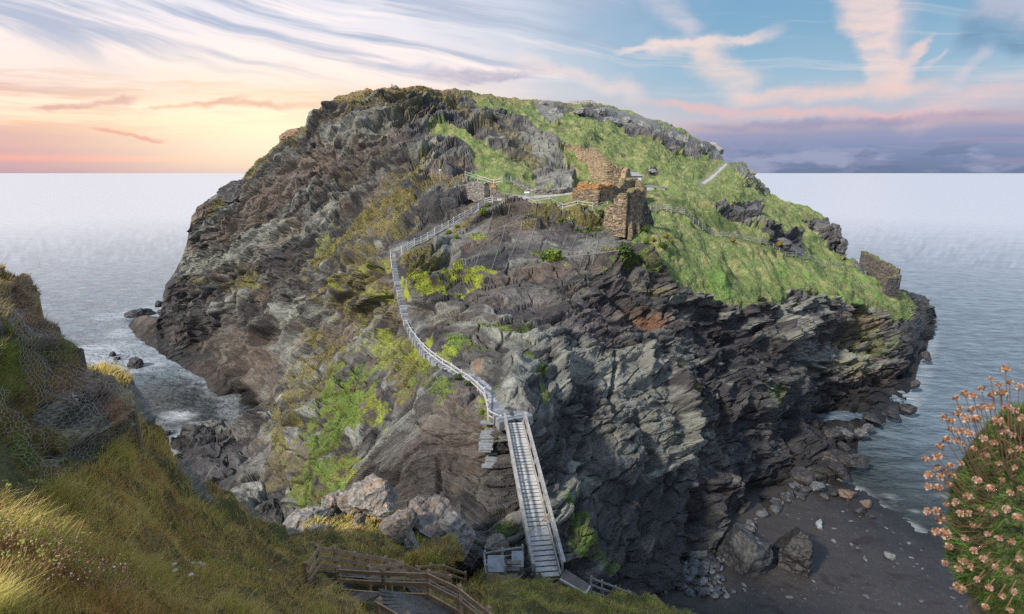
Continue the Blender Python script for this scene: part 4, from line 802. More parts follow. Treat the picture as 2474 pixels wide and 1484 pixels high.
# ---------------------------------------------------------------- loose rocks
_ico = {}
def ico(n):
    if n not in _ico:
        bm = bmesh.new(); bmesh.ops.create_icosphere(bm, subdivisions=n, radius=1.0); bm.verts.ensure_lookup_table()
        _ico[n] = (np.array([v.co[:] for v in bm.verts]), np.array([[v.index for v in f.verts] for f in bm.faces])); bm.free()
    return _ico[n]
def rock(name, c, size, seed, col, label=None, cat='rock', group=None, rot=0.0, n=4, tilt=(0, 0), lichen=0.0, cuts=9, wetfoot=0.0, flat=True, parent=None):
    v, t = ico(n); v = v.copy(); rg = np.random.default_rng(seed+1000)
    for k in range(cuts):
        nv = rg.normal(size=3); nv /= np.linalg.norm(nv); d = rg.uniform(.48, .80); e_ = v@nv-d; v = v-np.clip(e_, 0, None)[:, None]*nv*.92
    v *= 1/np.abs(v).max(0)
    dn = v/(np.linalg.norm(v, axis=1)[:, None]+1e-9)
    s_ = np.array(size, float); p = v*s_; big = float(s_.max()); q = p/np.array([big*.5, big*.5, big*.13])+seed*3.7
    d1, ed, idn = cells(q); r = fbm(p/(big*.45)+seed*1.7, 3)*.16*big*.6+(idn-.5)*.09*big*.8+(ridged(p/(big*.3)+seed, 3)-.5)*.07*big+fbm(q*2.2, 3, .6)*.035*big; p = p+dn*r[:, None]
    ax = Matrix.Rotation(rot, 3, 'Z')@Matrix.Rotation(tilt[0], 3, 'X')@Matrix.Rotation(tilt[1], 3, 'Y'); p = p@np.array(ax).T
    cc = np.array(col)[None]*(1+.5*(idn-.5)+.5*fbm(p/(big*.3)+9, 3, .6)+.35*fbm(q*1.5, 3, .6))[:, None]
    if lichen: w = sst(.12, .4, fbm(p/(big*.35)+30, 4, .6)+dn[:, 2]*.12)*lichen; cc = cc+(np.array([.34, .17, .055])-cc)*w[:, None]; w2 = sst(.15, .4, fbm(p/(big*.25)+50, 4, .6))*lichen; cc = cc+(np.array([.42, .42, .38])-cc)*w2[:, None]
    if wetfoot: w = sst(0, -.4, p[:, 2]/big); cc = cc*(1-wetfoot*w)[:, None]
    me = raw_mesh(name, p, tris=t); set_col(me, 'Col', np.clip(cc, .008, .7)); o_ = link(name, me, M_BOULDER, parent); o_.location = Vector(c)
    if label: tag(o_, label, cat, group)
    return o_
def px(S): return S/F_PX
isl = island
# ======================= TIMBER STAIR across the gap
A0_, B0_ = at(1325, 1396, 32.2), at(1243, 1021, 49.3)
st_ = empty('timber_stair', A0_, 'long straight timber stair with pale treads leading up to the slate steps', 'staircase')
dv_ = B0_-A0_; hd = np.array([dv_[0], dv_[1], 0]); HL = np.linalg.norm(hd); hd /= HL; ld = np.array([hd[1], -hd[0], 0]); runs = []
for k in range(38): runs.append(2.3 if k in (8, 20, 31) else 1.0)
cum = np.r_[0, np.cumsum(runs)]/sum(runs); rise = dv_[2]/len(runs); WST = .68
for k, r in enumerate(runs):
    mb = MB(); c0 = hd*HL*cum[k]; c1 = hd*HL*cum[k+1]; z = rise*(k+1); dep = np.linalg.norm(c1-c0)
    nb = 1 if r < 2 else 3
    for b_ in range(nb):
        a = c0+(c1-c0)*((b_+(.19 if b_ == 0 and nb == 1 else .16 if b_ == 0 else .02))/nb); bb = c0+(c1-c0)*((b_+1.0)/nb); mid = (a+bb)/2+[0, 0, z-.03]; mb.box(mid, hd, ld, (0, 0, 1), np.linalg.norm(bb-a)/2, WST, .025)
    mb.build('tread', M_PALEW, st_)
zk = lambda f: dv_[2]*f
for sgn in (-1, 1):
    mb = MB(); off = ld*sgn*(WST+.06)
    mb.beam(off+[0, 0, .02], dv_+off+[0, 0, .02], .09, .36); mb.build('stringer', M_GREY, st_)
    mb = MB(); off2 = ld*sgn*(WST+.24)
    for f0, f1 in ((0, .34), (.342, .67), (.672, 1)): mb.beam(off2+dv_*f0+[0, 0, 1.02], off2+dv_*f1+[0, 0, 1.02], .20, .06)
    mb.build('handrail', M_GREY, st_)
    mb = MB(); off3 = ld*sgn*(WST+.19); mb.beam(off3+[0, 0, .55], dv_+off3+[0, 0, .55], .05, .14); mb.build('mid_rail', M_GREY, st_)
    for k in range(9):
        f = k/8; mb = MB(); p = dv_*f+ld*sgn*(WST+.145); mb.post(p+[0, 0, -.35], 1.34, .10, math.atan2(hd[1], hd[0]), .02); mb.build('post', M_GREY, st_)
    mb = MB()
    if sgn < 0:
        for k in range(16): mb.beam(dv_*(k/16+.004)+off2*1.02+[0, 0, .28], dv_*((k+1)/16-.004)+off2*1.02+[0, 0, .28-.03*(k % 2)], .03, .42)
        mb.build('side_boarding', M_GREY, st_)
mb = MB(); f = .19; mb.beam(dv_*f-ld*(WST+.1)+[0, 0, .35], dv_*(f+.05)+ld*(WST+.1)+[0, 0, .95], .05, .07); mb.build('closing_bar', M_BROWN, st_)
for f in (.03, .35, .68, .97): mb = MB(); mb.beam(dv_*f-ld*(WST+.3)+[0, 0, -.26], dv_*f+ld*(WST+.3)+[0, 0, -.26], .14, .16); mb.build('cross_beam', M_BROWN, st_)
mb = MB(); mb.beam([0, 0, -.16], dv_+[0, 0, -.16], 1.30, .03); mb.build('soffit_board', M_BROWN, st_)
# ======================= STONE STEPS up the rock
def resample(P, step):
    P = np.array(P); L = np.r_[0, np.cumsum(np.linalg.norm(np.diff(P, axis=0), axis=1))]; n = max(int(L[-1]/step), 2); u = np.linspace(0, L[-1], n+1)
    return np.stack([np.interp(u, L, P[:, k]) for k in range(3)], -1)
dense = []
pl = PATHS['stair']
for (a, b), (c_, d2_) in zip(pl[:-1], pl[1:]):
    for k in range(6): f = k/6; dense.append((a+(c_-a)*f, b+(d2_-b)*f))
dense.append(pl[-1]); gp = np.array([isl.samp(island.base, a, b) for a, b in dense])
for _ in range(6): gp[1:-1] = gp[1:-1]*.5+(gp[:-2]+gp[2:])*.25
gp[0] = B0_+hd*.35+[0, 0, .03]
sp_ = resample(gp, .62); ns_ = len(sp_)
M_SLAB2 = plain_mat('pale slate slab', (.30, .32, .335), .75, 0, .8, 3.0); M_SLAB3 = plain_mat('dark slate slab', (.155, .17, .19), .75, 0, .8, 3.0)
ss_ = empty('stone_staircase', sp_[0], 'winding flight of blue grey slate steps cut up the rock above the timber stair', 'steps')
for k in range(min(ns_-1, 110)):
    a, b = sp_[k], sp_[k+1]; d = b-a; d[2] = 0; d /= np.linalg.norm(d)+1e-9; l = np.array([d[1], -d[0], 0]); wd = 1.3+.9*max(0, 1-k/9)+.25*random.random()+.35*(20 < k < 45)
    mb = MB(); c = (a+b)/2-sp_[0]; ang = random.uniform(-.06, .06); l2 = l*math.cos(ang)+d*math.sin(ang); d2v = np.cross([0, 0, 1], l2); mb.box(c+l*(.2+.1*random.random())+[0, 0, -.36], d2v, l2, (0, 0, 1), .255+.02*random.random(), wd*.78, .42, .97)
    if k < 100: mb.build('step', (M_SLAB, M_SLAB2, M_SLAB3)[random.randrange(3)], ss_)
fp = [(1201, 1022), (1184, 1016), (1178, 990), (1171, 962), (1154, 942), (1137, 929), (1115, 915), (1091, 898), (1070, 885), (1054, 873), (1039, 862), (1024, 848), (1013, 836), (1003, 822), (993, 809), (984, 790), (975, 774), (968, 750), (962, 722), (957, 697), (951, 671), (947, 645), (946, 620)]
fence('stair_fence', 'grey timber fence winding up the left edge of the slate steps', 'fence', on(isl, fp, -.05), 1.2, .15, (.5, 1.02), (.06, .14), M_PALEW)
rp = [(971, 612), (987, 604), (1002, 596), (1018, 590), (1034, 581), (1051, 570), (1069, 560), (1084, 552), (1097, 543), (1110, 536), (1124, 528), (1140, 519), (1156, 507), (1172, 495), (1190, 492)]
fence('ramp_fence', 'pale three rail fence along the sloping path below the ruined gate wall', 'fence', on(isl, rp, 0), 1.3, .15, (.38, .76, 1.14), (.06, .13), M_PALEW)
def ribbon(name, S, pts, w, mat, dz=.05, sub=5):
    dn_ = [];
    for (a, b), (c_, d_) in zip(pts[:-1], pts[1:]):
        for k in range(sub): f = k/sub; dn_.append(S(a+(c_-a)*f, b+(d_-b)*f))
    dn_.append(S(*pts[-1])); P = np.array(dn_)
    for _ in range(2): P[1:-1] = P[1:-1]*.5+(P[:-2]+P[2:])*.25
    d = np.gradient(P, axis=0); d[:, 2] = 0; d /= np.linalg.norm(d, axis=1)[:, None]+1e-9; l = np.stack([d[:, 1], -d[:, 0], 0*d[:, 0]], -1); ks = np.linspace(-1, 1, 7)
    v = P[:, None]+l[:, None]*(ks[None, :, None]*w/2*(1+.15*fbm(P/2, 2))[:, None, None])+np.array([0, 0, dz])
    v[:, 0, 2] -= .35; v[:, -1, 2] -= .35
    id_ = np.arange(v.shape[0]*7).reshape(-1, 7); qd = np.stack([id_[:-1, :-1], id_[:-1, 1:], id_[1:, 1:], id_[1:, :-1]], -1).reshape(-1, 4)
    return structure(link(name, raw_mesh(name, v.reshape(-1, 3), quads=qd, smooth=True), mat))
M_PATH = plain_mat('trodden gravel', (.40, .385, .35), .95, 0, .5, 2.0); M_SLATEP = plain_mat('slate path', (.20, .21, .225), .9, 0, .8, 2.0)
ribbon('courtyard_path', isl, PATHS['court'], 2.6, M_PATH, .10); ribbon('hill_path', isl, PATHS['hill'], 2.0, M_PATH, .03); ribbon('ramp_path', isl, PATHS['ramp'], 1.2, M_SLATEP, .06)
cf = [(1223, 483), (1240, 485), (1268, 489), (1293, 495), (1326, 500), (1359, 504), (1396, 505), (1431, 507), (1442, 507), (1466, 504)]
fence('courtyard_fence', 'light wooden post and rail fence along the cliff edge below the courtyard ruins', 'fence', on(isl, cf), 1.25, .12, (.62, 1.15), (.05, .10), M_PALEW)
fence('terrace_fence', 'short post and rail fence behind the gate wall at the foot of the green bank', 'fence', on(isl, [(1122, 442), (1155, 443), (1192, 444), (1213, 446), (1234, 442), (1250, 440)]), 1.35, .13, (.6, 1.15), (.05, .11), M_PALEW)
ef = [(1573, 499), (1582, 500), (1591, 500), (1602, 502), (1612, 506), (1623, 512), (1636, 516), (1650, 524), (1662, 530), (1677, 537), (1691, 543), (1705, 549), (1719, 555), (1734, 560), (1748, 566), (1762, 569), (1777, 573), (1795, 578), (1812, 584), (1834, 591), (1848, 596), (1866, 602), (1884, 610), (1902, 617), (1920, 623), (1937, 628), (1952, 632), (1973, 635), (1995, 639), (2020, 643), (2045, 648), (2070, 652), (2091, 656)]
fence('slope_fence', 'long grey post and rail fence running down across the green eastern slope', 'fence', on(isl, ef), 1.4, .18, (.4, .82, 1.22), (.07, .13), M_GREY)
fence('hilltop_rail', 'low dark rail fence on the skyline above the eastern crags', 'fence', on(isl, [(1379, 250), (1395, 251), (1410, 252), (1425, 254), (1439, 255)]), 1.5, .16, (.8, 1.35), (.06, .14), M_BROWN)
fence('lookout_rail', 'small dark rail on the far knoll where the hill path tops the ridge', 'fence', on(isl, [(1781, 397), (1788, 397), (1798, 398)]), 1.5, .16, (.75, 1.35), (.06, .16), M_BROWN)
# waymark post and cairn on the summit
p = isl(955, 212); cn = rock('summit_cairn', p+[0, 0, .3], (1.6, 1.0, .8), 51, (.17, .15, .12), 'small heap of stones beside a short post on the highest point of the skyline', 'cairn', n=3)
pp = isl(946, 212); mb = MB(); mb.post((0, 0, -.4), 1.9, .22, .3, .1); mb.beam((-.25, 0, 1.2), (.25, 0, 1.25), .06, .22); po = mb.build('summit_post', M_BROWN); po.location = pp; tag(po, 'short weathered post on the skyline left of the summit stones', 'post')
# rubble screen of mesh and lamp-like pole on the western shoulder
sc0, sc1 = isl(1040, 428), isl(1092, 430); t = empty('mesh_screen', sc0, 'rusty wire mesh safety screen standing on the rock shoulder above the dark overhang', 'screen'); dd_ = np.array(sc1)-np.array(sc0)
mb = MB()
for k in range(16): mb.beam(dd_*k/15, dd_*k/15+[0, 0, 3.0-1.6*(k/15)], .035, .035, (1, 0, 0))
for k in range(9): z = k*.36; mb.beam([0, 0, z], dd_*min(1, (3.1-z)/1.6 if z > 1.4 else 1)+[0, 0, z], .03, .03)
mb.build('wire_mesh', plain_mat('rusted wire', (.30, .20, .16), .8), t)
for f in (0, 1): mb = MB(); mb.post(dd_*f+[0, 0, -.4], 3.4-1.5*f, .09, 0, .03); mb.build('post', M_METAL, t)
wp = isl(1061, 428); mb = MB(); mb.tube([(0, 0, -.3), (0, 0, 2.6)], .06, 6); mb.box((0, 0, 2.65), (1, 0, 0), (0, 1, 0), (0, 0, 1), .22, .14, .13); po = mb.build('survey_pole', plain_mat('white painted pole', (.7, .7, .68), .5)); po.location = wp; tag(po, 'thin white pole with a small box on top in front of the mesh screen', 'pole')
# ======================= THE RUINS
def wpts(pts): return [np.array(isl(a, b)) for a, b in pts]
def WALL(name, label, pts, tops, thick, **k): return tag(wall_mesh(name, wpts(pts), tops, thick, **k), label, 'ruined wall')
def vpts(pts): return [at(a, b, D) for a, b, D in pts]
WALLV = lambda name, label, pts, tops, thick, **k: tag(wall_mesh(name, vpts(pts), tops, thick, **k), label, 'ruined wall')
WALL('ruined_wall', 'orange topped rubble wall with small openings between the courtyard path and the cliff fence', [(1384, 489), (1407, 491), (1440, 493), (1474, 494)], [2.2, 3.6, 3.9, 3.7, 3.9, 3.6], 1.0, kind='brown', lichen=.55, seed=1, holes=((.62, 1.6, .28), (.62, .45, .3), (.86, 1.5, .22)))
WALL('ruined_wall', 'broad tan ragged wall with rows of dark holes stepping up the hillside behind the courtyard', [(1370, 356), (1395, 377), (1425, 404), (1447, 436), (1462, 448), (1500, 456)], [.9, 2.0, 4.0, 5.2, 5.8, 6.2, 5.6, 4.6], 1.3, kind='tan', seed=2, rag=1.1, batter=.5, turf=.3,
     holes=tuple((f, z, .24) for f, z in ((.12, 1.2), (.2, 2.1), (.28, 1.2), (.33, 2.8), (.4, 1.4), (.47, 3.2), (.52, 1.6), (.58, 4.0), (.62, 2.3), (.68, 1.2), (.72, 3.6), (.78, 2.4), (.84, 1.2), (.9, 3.0))))
WALL('ruined_wall', 'narrow pinnacle of rubble masonry rising in front of the stone hut', [(1500, 462), (1512, 461), (1524, 460), (1540, 462)], [2.4, 5.2, 5.2, 2.8, 1.8, .6], 1.2, kind='tan', seed=3, rag=.5)
WALLV('ruined_wall', 'low stub of rubble wall at the right end of the courtyard fence', [(1464, 541, 101.6), (1475, 543, 100.5), (1487, 546, 99.5)], [3.4, 3.8, 3.9], 1.2, kind='brown', seed=4, turf=.8, rag=.3)
WALLV('ruined_wall', 'tall pale ended wall of the big ruin directly above the cliff', [(1486, 558, 99), (1499, 560, 98), (1512, 561, 97.6)], [6.2, 6.8, 7.0], 1.5, kind='brown', seed=5, turf=.7, rag=.35)
WALLV('ruined_wall', 'shadowed side wall of the big ruin between its two buttresses', [(1510, 562, 98.5), (1526, 563, 100), (1543, 563, 101.5)], [7.2, 7.9, 7.8, 7.4], 1.4, kind='brown', seed=6, turf=.9, rag=.4)
WALLV('ruined_wall', 'right end wall of the big ruin facing the green slope', [(1543, 562, 101.5), (1556, 562, 102.6), (1572, 560, 104)], [7.0, 5.4, 3.9, 2.0], 1.3, kind='dark', seed=7, turf=.9, rag=.5)
for i, (xx, yy, DD, hh, lb) in enumerate(((1522, 568, 97.6, 5.6, 'left sloping stone buttress on the big ruin above the cliff'), (1541, 568, 99.2, 5.2, 'right sloping stone buttress on the big ruin above the cliff'), (1562, 566, 101.2, 3.6, 'low outer buttress at the right foot of the big ruin'))):
    b0 = at(xx, yy, DD); b1 = b0+np.array([-.6, 2.6, 0]); tag(wall_mesh('buttress', [b0, (b0+b1)/2, b1], [hh*.18, hh*.6, hh, hh*1.15], .75, kind='tan' if i < 2 else 'dark', seed=20+i, turf=.4, rag=.25), lb, 'buttress')
WALL('ruined_wall', 'far inner wall of the big ruin behind the orange topped wall', [(1472, 486), (1500, 482), (1530, 482), (1556, 490)], [3.6, 2.6, 4.2, 4.6, 3.6], 1.1, kind='brown', seed=8, turf=.5, rag=.8)
WALLV('ruined_wall', 'grey gate wall merging with the rock left of the dark doorway', [(1106, 468, 118), (1140, 472, 114), (1176, 486, 108.6)], [1.6, 2.2, 3.1, 3.5], 1.2, kind='grey', seed=9, rag=.4)
WALLV('gate_pier', 'orange spotted rubble pier on the right of the dark gate doorway', [(1185, 487, 107.8), (1200, 487, 107.6)], [3.3, 3.4, 3.1], 1.3, kind='grey', seed=10, lichen=.5, rag=.3)
WALLV('ruined_wall', 'low sloping grey wall at the left end of the courtyard fence', [(1200, 487, 107), (1224, 486, 106.4)], [2.0, 1.5, 1.1], .7, kind='grey', seed=11, rag=.15, turf=.3)
WALL('foundation_wall', 'curved low foundation wall edging the grass behind the courtyard path', [(1246, 448), (1262, 457), (1290, 466), (1320, 470), (1350, 470), (1378, 464)], [.9, 1.1, 1.1, .9, 1.1, 1.2], 1.6, kind='grey', seed=12, rag=.35)
WALL('foundation_wall', 'low tumbled foundation stones on the grass left of the orange topped wall', [(1322, 493), (1340, 492), (1360, 493)], [.5, .8, .6], 1.0, kind='grey', seed=13, rag=.3)
WALL('foundation_wall', 'low rubble line right of the tumbled stones beside the courtyard fence', [(1366, 494), (1395, 498)], [.7, .9, .5], .8, kind='brown', seed=14, rag=.3)
WALL('field_wall', 'thin broken stone wall crossing the hillside below the summit', [(1190, 290), (1225, 300), (1250, 306), (1290, 318), (1330, 335), (1364, 350)], [.9, 1.1, .7, 1.0, .9], 1.1, kind='grey', seed=15, rag=.6)
WALLV('gateway_wall', 'long dark curtain wall dropping down the far eastern point', [(2079, 634, 189), (2100, 648, 186), (2126, 668, 182), (2166, 694, 179)], [3.9, 4.6, 5.0, 5.6, 5.6], 1.6, kind='dark', seed=16, rag=.5, turf=.95, res=.25, sink=6.0)
WALLV('gateway_wall', 'short battlemented dark wall at the lower end of the curtain wall', [(2134, 699, 172), (2150, 697, 173.5), (2168, 695, 176)], [3.2, 3.6, 4.4], 1.2, kind='dark', seed=17, rag=1.0, turf=.4, res=.22, sink=4.0)
dz_ = at(1181, 487, 108.6); mb = MB(); mb.box((0, .55, 1.0), (1, 0, 0), (0, 1, 0), (0, 0, 1), .42, .06, 1.3); o_ = mb.build('doorway', M_DARK); o_.location = Vector(dz_)+Vector((0, .5, 0)); tag(o_, 'narrow dark doorway between the gate wall and the orange spotted pier', 'doorway')
# ---- the hut
hp = at(1521, 449, 141.0); hut = empty('stone_hut', hp, 'small slate roofed stone hut with pale doors beyond the ruins', 'hut'); ha = .10; hx = np.array([math.cos(ha), math.sin(ha), 0]); hy = np.array([-math.sin(ha), math.cos(ha), 0])
M_HUT = plain_mat('hut stonework', (.26, .225, .19), .9, 0, .6, 2.5); M_HROOF = plain_mat('slate roofing', (.27, .29, .30), .6, 0, .5, 2.0); M_PALE = plain_mat('pale blue paint', (.60, .68, .72), .5, 0, .1)
W2, D2, Hh = 5.6, 3.2, 2.45
mb = MB(); mb.box(hx*(W2/2-2.3)+hy*D2/2+[0, 0, Hh/2-.3], hx, hy, (0, 0, 1), W2/2, D2/2, Hh/2+.3); mb.build('wall', M_HUT, hut)
c0 = hx*(W2/2-2.3)+hy*D2/2; mb = MB(); ov = .25
ev = [c0+hx*sx*(W2/2+ov)+hy*sy*(D2/2+ov)+np.array([0, 0, Hh+.003]) for sx, sy in ((-1, -1), (1, -1), (1, 1), (-1, 1))]; rg_ = [c0+hx*sx*(W2/2-1.0)+np.array([0, 0, Hh+.95]) for sx in (-1, 1)]
mb.add(ev+rg_, [(0, 1, 5, 4), (2, 3, 4, 5), (3, 2, 1, 0)], [(1, 2, 5), (3, 0, 4)]); mb.build('roof', M_HROOF, hut)
for xx, w_, z0, z1, nm in ((2.55, .42, 0, 2.0, 'door'), (.05, .4, .0, 1.95, 'door'), (.95, .32, 1.0, 1.9, 'window')):
    mb = MB(); mb.box(hx*xx+hy*-.03+[0, 0, (z0+z1)/2], hx, hy, (0, 0, 1), w_, .03, (z1-z0)/2); o_ = mb.build(nm, M_PALE, hut)
    if nm == 'window': mb = MB(); mb.box(hx*xx+hy*-.07+[0, 0, (z0+z1)/2], hx, hy, (0, 0, 1), w_*.8, .008, (z1-z0)/2*.8); mb.build('pane', M_DARK, o_)
mb = MB(); mb.box(hx*1.75+hy*-.03+[0, 0, 1.45], hx, hy, (0, 0, 1), .2, .02, .16); mb.build('notice_board', plain_mat('white board', (.7, .7, .68), .5), hut)
mb = MB(); mb.box(hx*3.3+hy*-1.2+[0, 0, -.22], hx, hy, (0, 0, 1), 3.4, 1.1, .25); ap = mb.build('hut_apron', M_CONC); ap.location = hp; structure(ap)
# ---- information boxes
for (xx, yy, lb) in ((1272, 478, 'grey box shaped information lectern on the courtyard grass beside the path'), (1604, 449, 'small dark information lectern on the slope right of the hut')):
    q_ = isl(xx, yy); t = empty('information_lectern', q_, lb, 'lectern'); mb = MB(); mb.box((0, 0, .45), (1, 0, 0), (0, 1, 0), (0, 0, 1), .38, .28, .5); mb.build('plinth', M_CONC, t)
    mb = MB(); mb.box((0, -.02, 1.05), (1, 0, 0), unit((0, 1, .35)), unit((0, -.35, 1)), .5, .4, .05); mb.build('panel', plain_mat('white enamel', (.62, .66, .7), .4) if xx < 1500 else M_METAL, t)
# ---- rockfall net cables on the smooth face
tops_ = [(1195, 502), (1230, 505), (1272, 508), (1300, 520), (1340, 527), (1370, 560), (1395, 560), (1420, 557), (1446, 560), (1482, 562)]; bots_ = [(1145, 650), (1186, 655), (1215, 660), (1250, 655), (1287, 650), (1335, 640), (1360, 632), (1400, 642), (1428, 642), (1480, 634)]
n0 = isl(1300, 560); nt = empty('rockfall_net', n0, 'rockfall netting held by thin slanting steel cables on the smooth rock face below the courtyard', 'netting')
for (a, b), (c_, d_) in zip(tops_, bots_):
    pts = [isl(a+(c_-a)*f+math.sin(f*3)*3, b+(d_-b)*f)-np.array(n0)+np.array([0, -.22, .1]) for f in np.linspace(0, 1, 14)]; pts = np.array(pts); pts[1:-1] = (pts[:-2]+pts[2:])/4+pts[1:-1]/2
    mb = MB(); mb.tube(pts, .022, 4); mb.build('cable', plain_mat('dull steel cable', (.42, .42, .43), .6, .3) if 'M_CAB' not in globals() else M_CAB, nt)
    M_CAB = bpy.data.materials['dull steel cable']
pts = np.array([isl(a, b)-np.array(n0)+np.array([0, -.2, .1]) for a, b in ((1340, 633), (1365, 628), (1400, 627), (1435, 628), (1478, 634))]); mb = MB(); mb.tube(pts, .03, 4); mb.build('cable', M_CAB, nt)

# ======================= OLD STEPS beside the timber stair
os_ = isl(1182, 1060); t = empty('worn_steps', os_, 'worn older flight of narrow rock steps with ferns left of the timber stair', 'steps')
for k in range(20):
    yy = 1022+k*5.4; xx = 1183-4*math.sin(k/3)-(k > 11)*3; q_ = isl(xx, yy); wd = .68-.012*k+.1*random.random()
    mb = MB(); mb.box(np.array(q_)-np.array(os_)+[random.uniform(-.05, .05), -.1, 0], unit((1, .05*random.uniform(-1, 1), .04*random.uniform(-1, 1))), (0, 1, 0), (0, 0, 1), wd, .30, .06); mb.build('step', M_SLAB, t)

# ======================= BOARDWALK in the foreground
F1, F2, F3, F4, F5 = [vpts(t_) for t_ in (T1, T2, T3, T4, T5)]
fence('boardwalk_fence', 'brown wooden fence on the far side of the boardwalk below the lichened outcrop', 'fence', F1, 1.2, .13, (.25, .62, 1.05), (.05, .16), M_BROWN, 'boardwalk fences', tops=True)
fence('boardwalk_fence', 'short middle fence of brown rails between the two arms of the boardwalk', 'fence', F2[1:], 1.15, .13, (.3, .68, 1.02), (.05, .13), M_BROWN, 'boardwalk fences', tops=True)
fence('boardwalk_fence', 'nearest brown boardwalk fence, the one with a metal handrail pipe', 'fence', F3, 1.25, .14, (.18, .66, 1.08), (.05, .15), M_BROWN, 'boardwalk fences', tops=True, cable=True)
fence('boardwalk_fence', 'farthest low stretch of brown fence where the boardwalk dips behind the grass', 'fence', F4, 1.1, .12, (.55, 1.0), (.05, .12), M_BROWN, 'boardwalk fences', tops=True)
fence('boardwalk_fence', 'left hand fence beginning with a single thick post at the bottom edge of the picture', 'fence', F5, 1.25, .16, (.5, 1.05), (.05, .16), M_BROWN, 'boardwalk fences', tops=True)
def deck(name, label, left, right, z, n):
    """boards laid across between two edges"""
    l_ = resample(np.array(left), .01 if False else np.linalg.norm(np.array(left[-1])-np.array(left[0]))/n*.98); r_ = resample(np.array(right), np.linalg.norm(np.array(right[-1])-np.array(right[0]))/n*.98); n_ = min(len(l_), len(r_))-1
    mb = MB(); o_ = l_[0].copy()
    for k in range(n_):
        a, b = l_[k]-o_, r_[k]-o_; d = (l_[k+1]+r_[k+1]-l_[k]-r_[k])/2; w = np.linalg.norm(d[:2])*.93; mb.beam(a+d/2+[0, 0, z+random.uniform(-.006, .006)], b+d/2+[0, 0, z+random.uniform(-.006, .006)], w, .04)
    ob = mb.build(name, M_DECK); ob.location = o_; return tag(ob, label, 'deck', 'boardwalk decks')
G = lambda F, h=1.2: [f-np.array([0, 0, h]) for f in F]
f5, f3, f1, f2 = G(F5, 1.25), G(F3, 1.25), G(F1), G(F2, 1.15)
deck('boardwalk_deck', 'near run of worn boards at the bottom edge between the two front fences', [f5[2]+[-.2, -1.2, 0], f5[0]+[-.1, .2, 0], f5[0]+[-.5, 2.0, 0]], [f3[5], f3[3], f3[2]+[-.15, -.1, 0]], 0, 34)
deck('boardwalk_deck', 'worn boards of the boardwalk turn at the left end of the fences', [f1[0]+[-.5, -2.3, 0], f1[0]+[-.4, -.2, 0], f1[1]+[-.1, .1, 0]], [f5[0]+[-.3, 1.5, 0], f3[0]+[.3, 0, 0], f1[3]+[.1, -.8, 0]], -.03, 30)
deck('boardwalk_deck', 'far run of boards descending behind the middle fence', [f1[1], f1[3], f1[5], f1[7], f1[9]], [f2[0]+[.4, .9, 0], f2[1]+[.2, .5, 0], f2[3]+[.1, 0, 0], f1[7]+[.5, -1.3, 0], f1[9]+[.5, -1.3, 0]], -.07, 50)
# ---- landing with concrete blocks left of the timber stair
lp = vpts([(1171, 1330, 31.6), (1214, 1322, 32.4), (1262, 1315, 33.2)]); fence('landing_fence', 'weathered three rail fence of the small landing left of the timber stair foot', 'fence', lp, 1.3, .10, (.35, .68, 1.15), (.045, .09), M_GREY, 'landing fences', tops=True)
lp = vpts([(1171, 1332, 31.5), (1177, 1362, 29.8)]); fence('landing_fence', 'short return of the landing fence at its left corner', 'fence', lp, 1.25, .10, (.6, 1.1), (.045, .09), M_GREY, 'landing fences', tops=True)
lp = vpts([(1218, 1343, 31.5), (1222, 1366, 30.2)]); fence('landing_fence', 'leaning rail of the little steps beside the pale concrete block', 'fence', lp, 1.0, .09, (.5, .9), (.045, .09), M_GREY, 'landing fences', tops=True)
for (xx, yy, DD, w_, h_, lb) in ((1197, 1381, 30.6, .48, .50, 'pale whitewashed concrete block under the left side of the landing fence'), (1250, 1364, 32.0, .36, .32, 'smaller pale concrete block right beside the foot of the timber stair')):
    q_ = at(xx, yy, DD); mb = MB(); mb.box((0, .2, 0), (1, 0, 0), unit((0, 1, .25)), unit((0, -.25, 1)), w_, .55, h_, .98); o_ = mb.build('concrete_block', M_CONC); o_.location = q_; tag(o_, lb, 'block')
q_ = at(1233, 1387, 30.8); t = empty('wooden_steps', q_, 'three dark little wooden steps between the two pale concrete blocks', 'steps')
for k in range(3): mb = MB(); mb.box((.1*k, .32*k, -.1+.17*k), (1, 0, 0), (0, 1, 0), (0, 0, 1), .42, .15, .03); mb.build('tread', M_DECK, t)
# ---- lower walkway right of the stair foot
a_, b_ = at(1366, 1376, 32.4), at(1425, 1414, 31.2); c_ = at(1352, 1398, 31.4); d_ = at(1414, 1432, 30.2)
mb = MB()
for k in range(12): f = (k+.5)/12; mb.beam(a_+(b_-a_)*f-a_, c_+(d_-c_)*f-a_, np.linalg.norm(b_-a_)/12*.93, .05)
o_ = mb.build('walkway_deck', M_DECK); o_.location = a_; tag(o_, 'short dark plank walkway leaving the foot of the timber stair to the right', 'deck')
mb = MB(); mb.beam(c_-c_, d_-c_+[0, -.02, 0], .10, .14); mb.beam(d_-c_, b_-c_+[0, 0, .02], .08, .10); o_ = mb.build('edge_kerb', M_PALEW); o_.location = c_-np.array([0, .09, 0]); tag(o_, 'pale timber edging along the short plank walkway', 'edging')
lp = vpts([(1428, 1392, 31.0), (1455, 1402, 31.3), (1487, 1414, 31.6), (1522, 1428, 32.0)]); fence('walkway_fence', 'grey rail fence of the stepped walkway going down right towards the beach', 'fence', lp, 1.1, .09, (.1, .55, 1.0), (.045, .10), M_GREY, None, tops=True)
a_ = [p_-np.array([0, 0, 1.1]) for p_ in lp]; mb = MB()
for k in range(16): f = k/15*2.999; i_ = int(f); p_ = a_[i_]+(a_[i_+1]-a_[i_])*(f-i_); mb.box(p_-a_[0]+[-.1, -.5, 0], (1, 0, 0), (0, 1, 0), (0, 0, 1), .075, .5, .02)
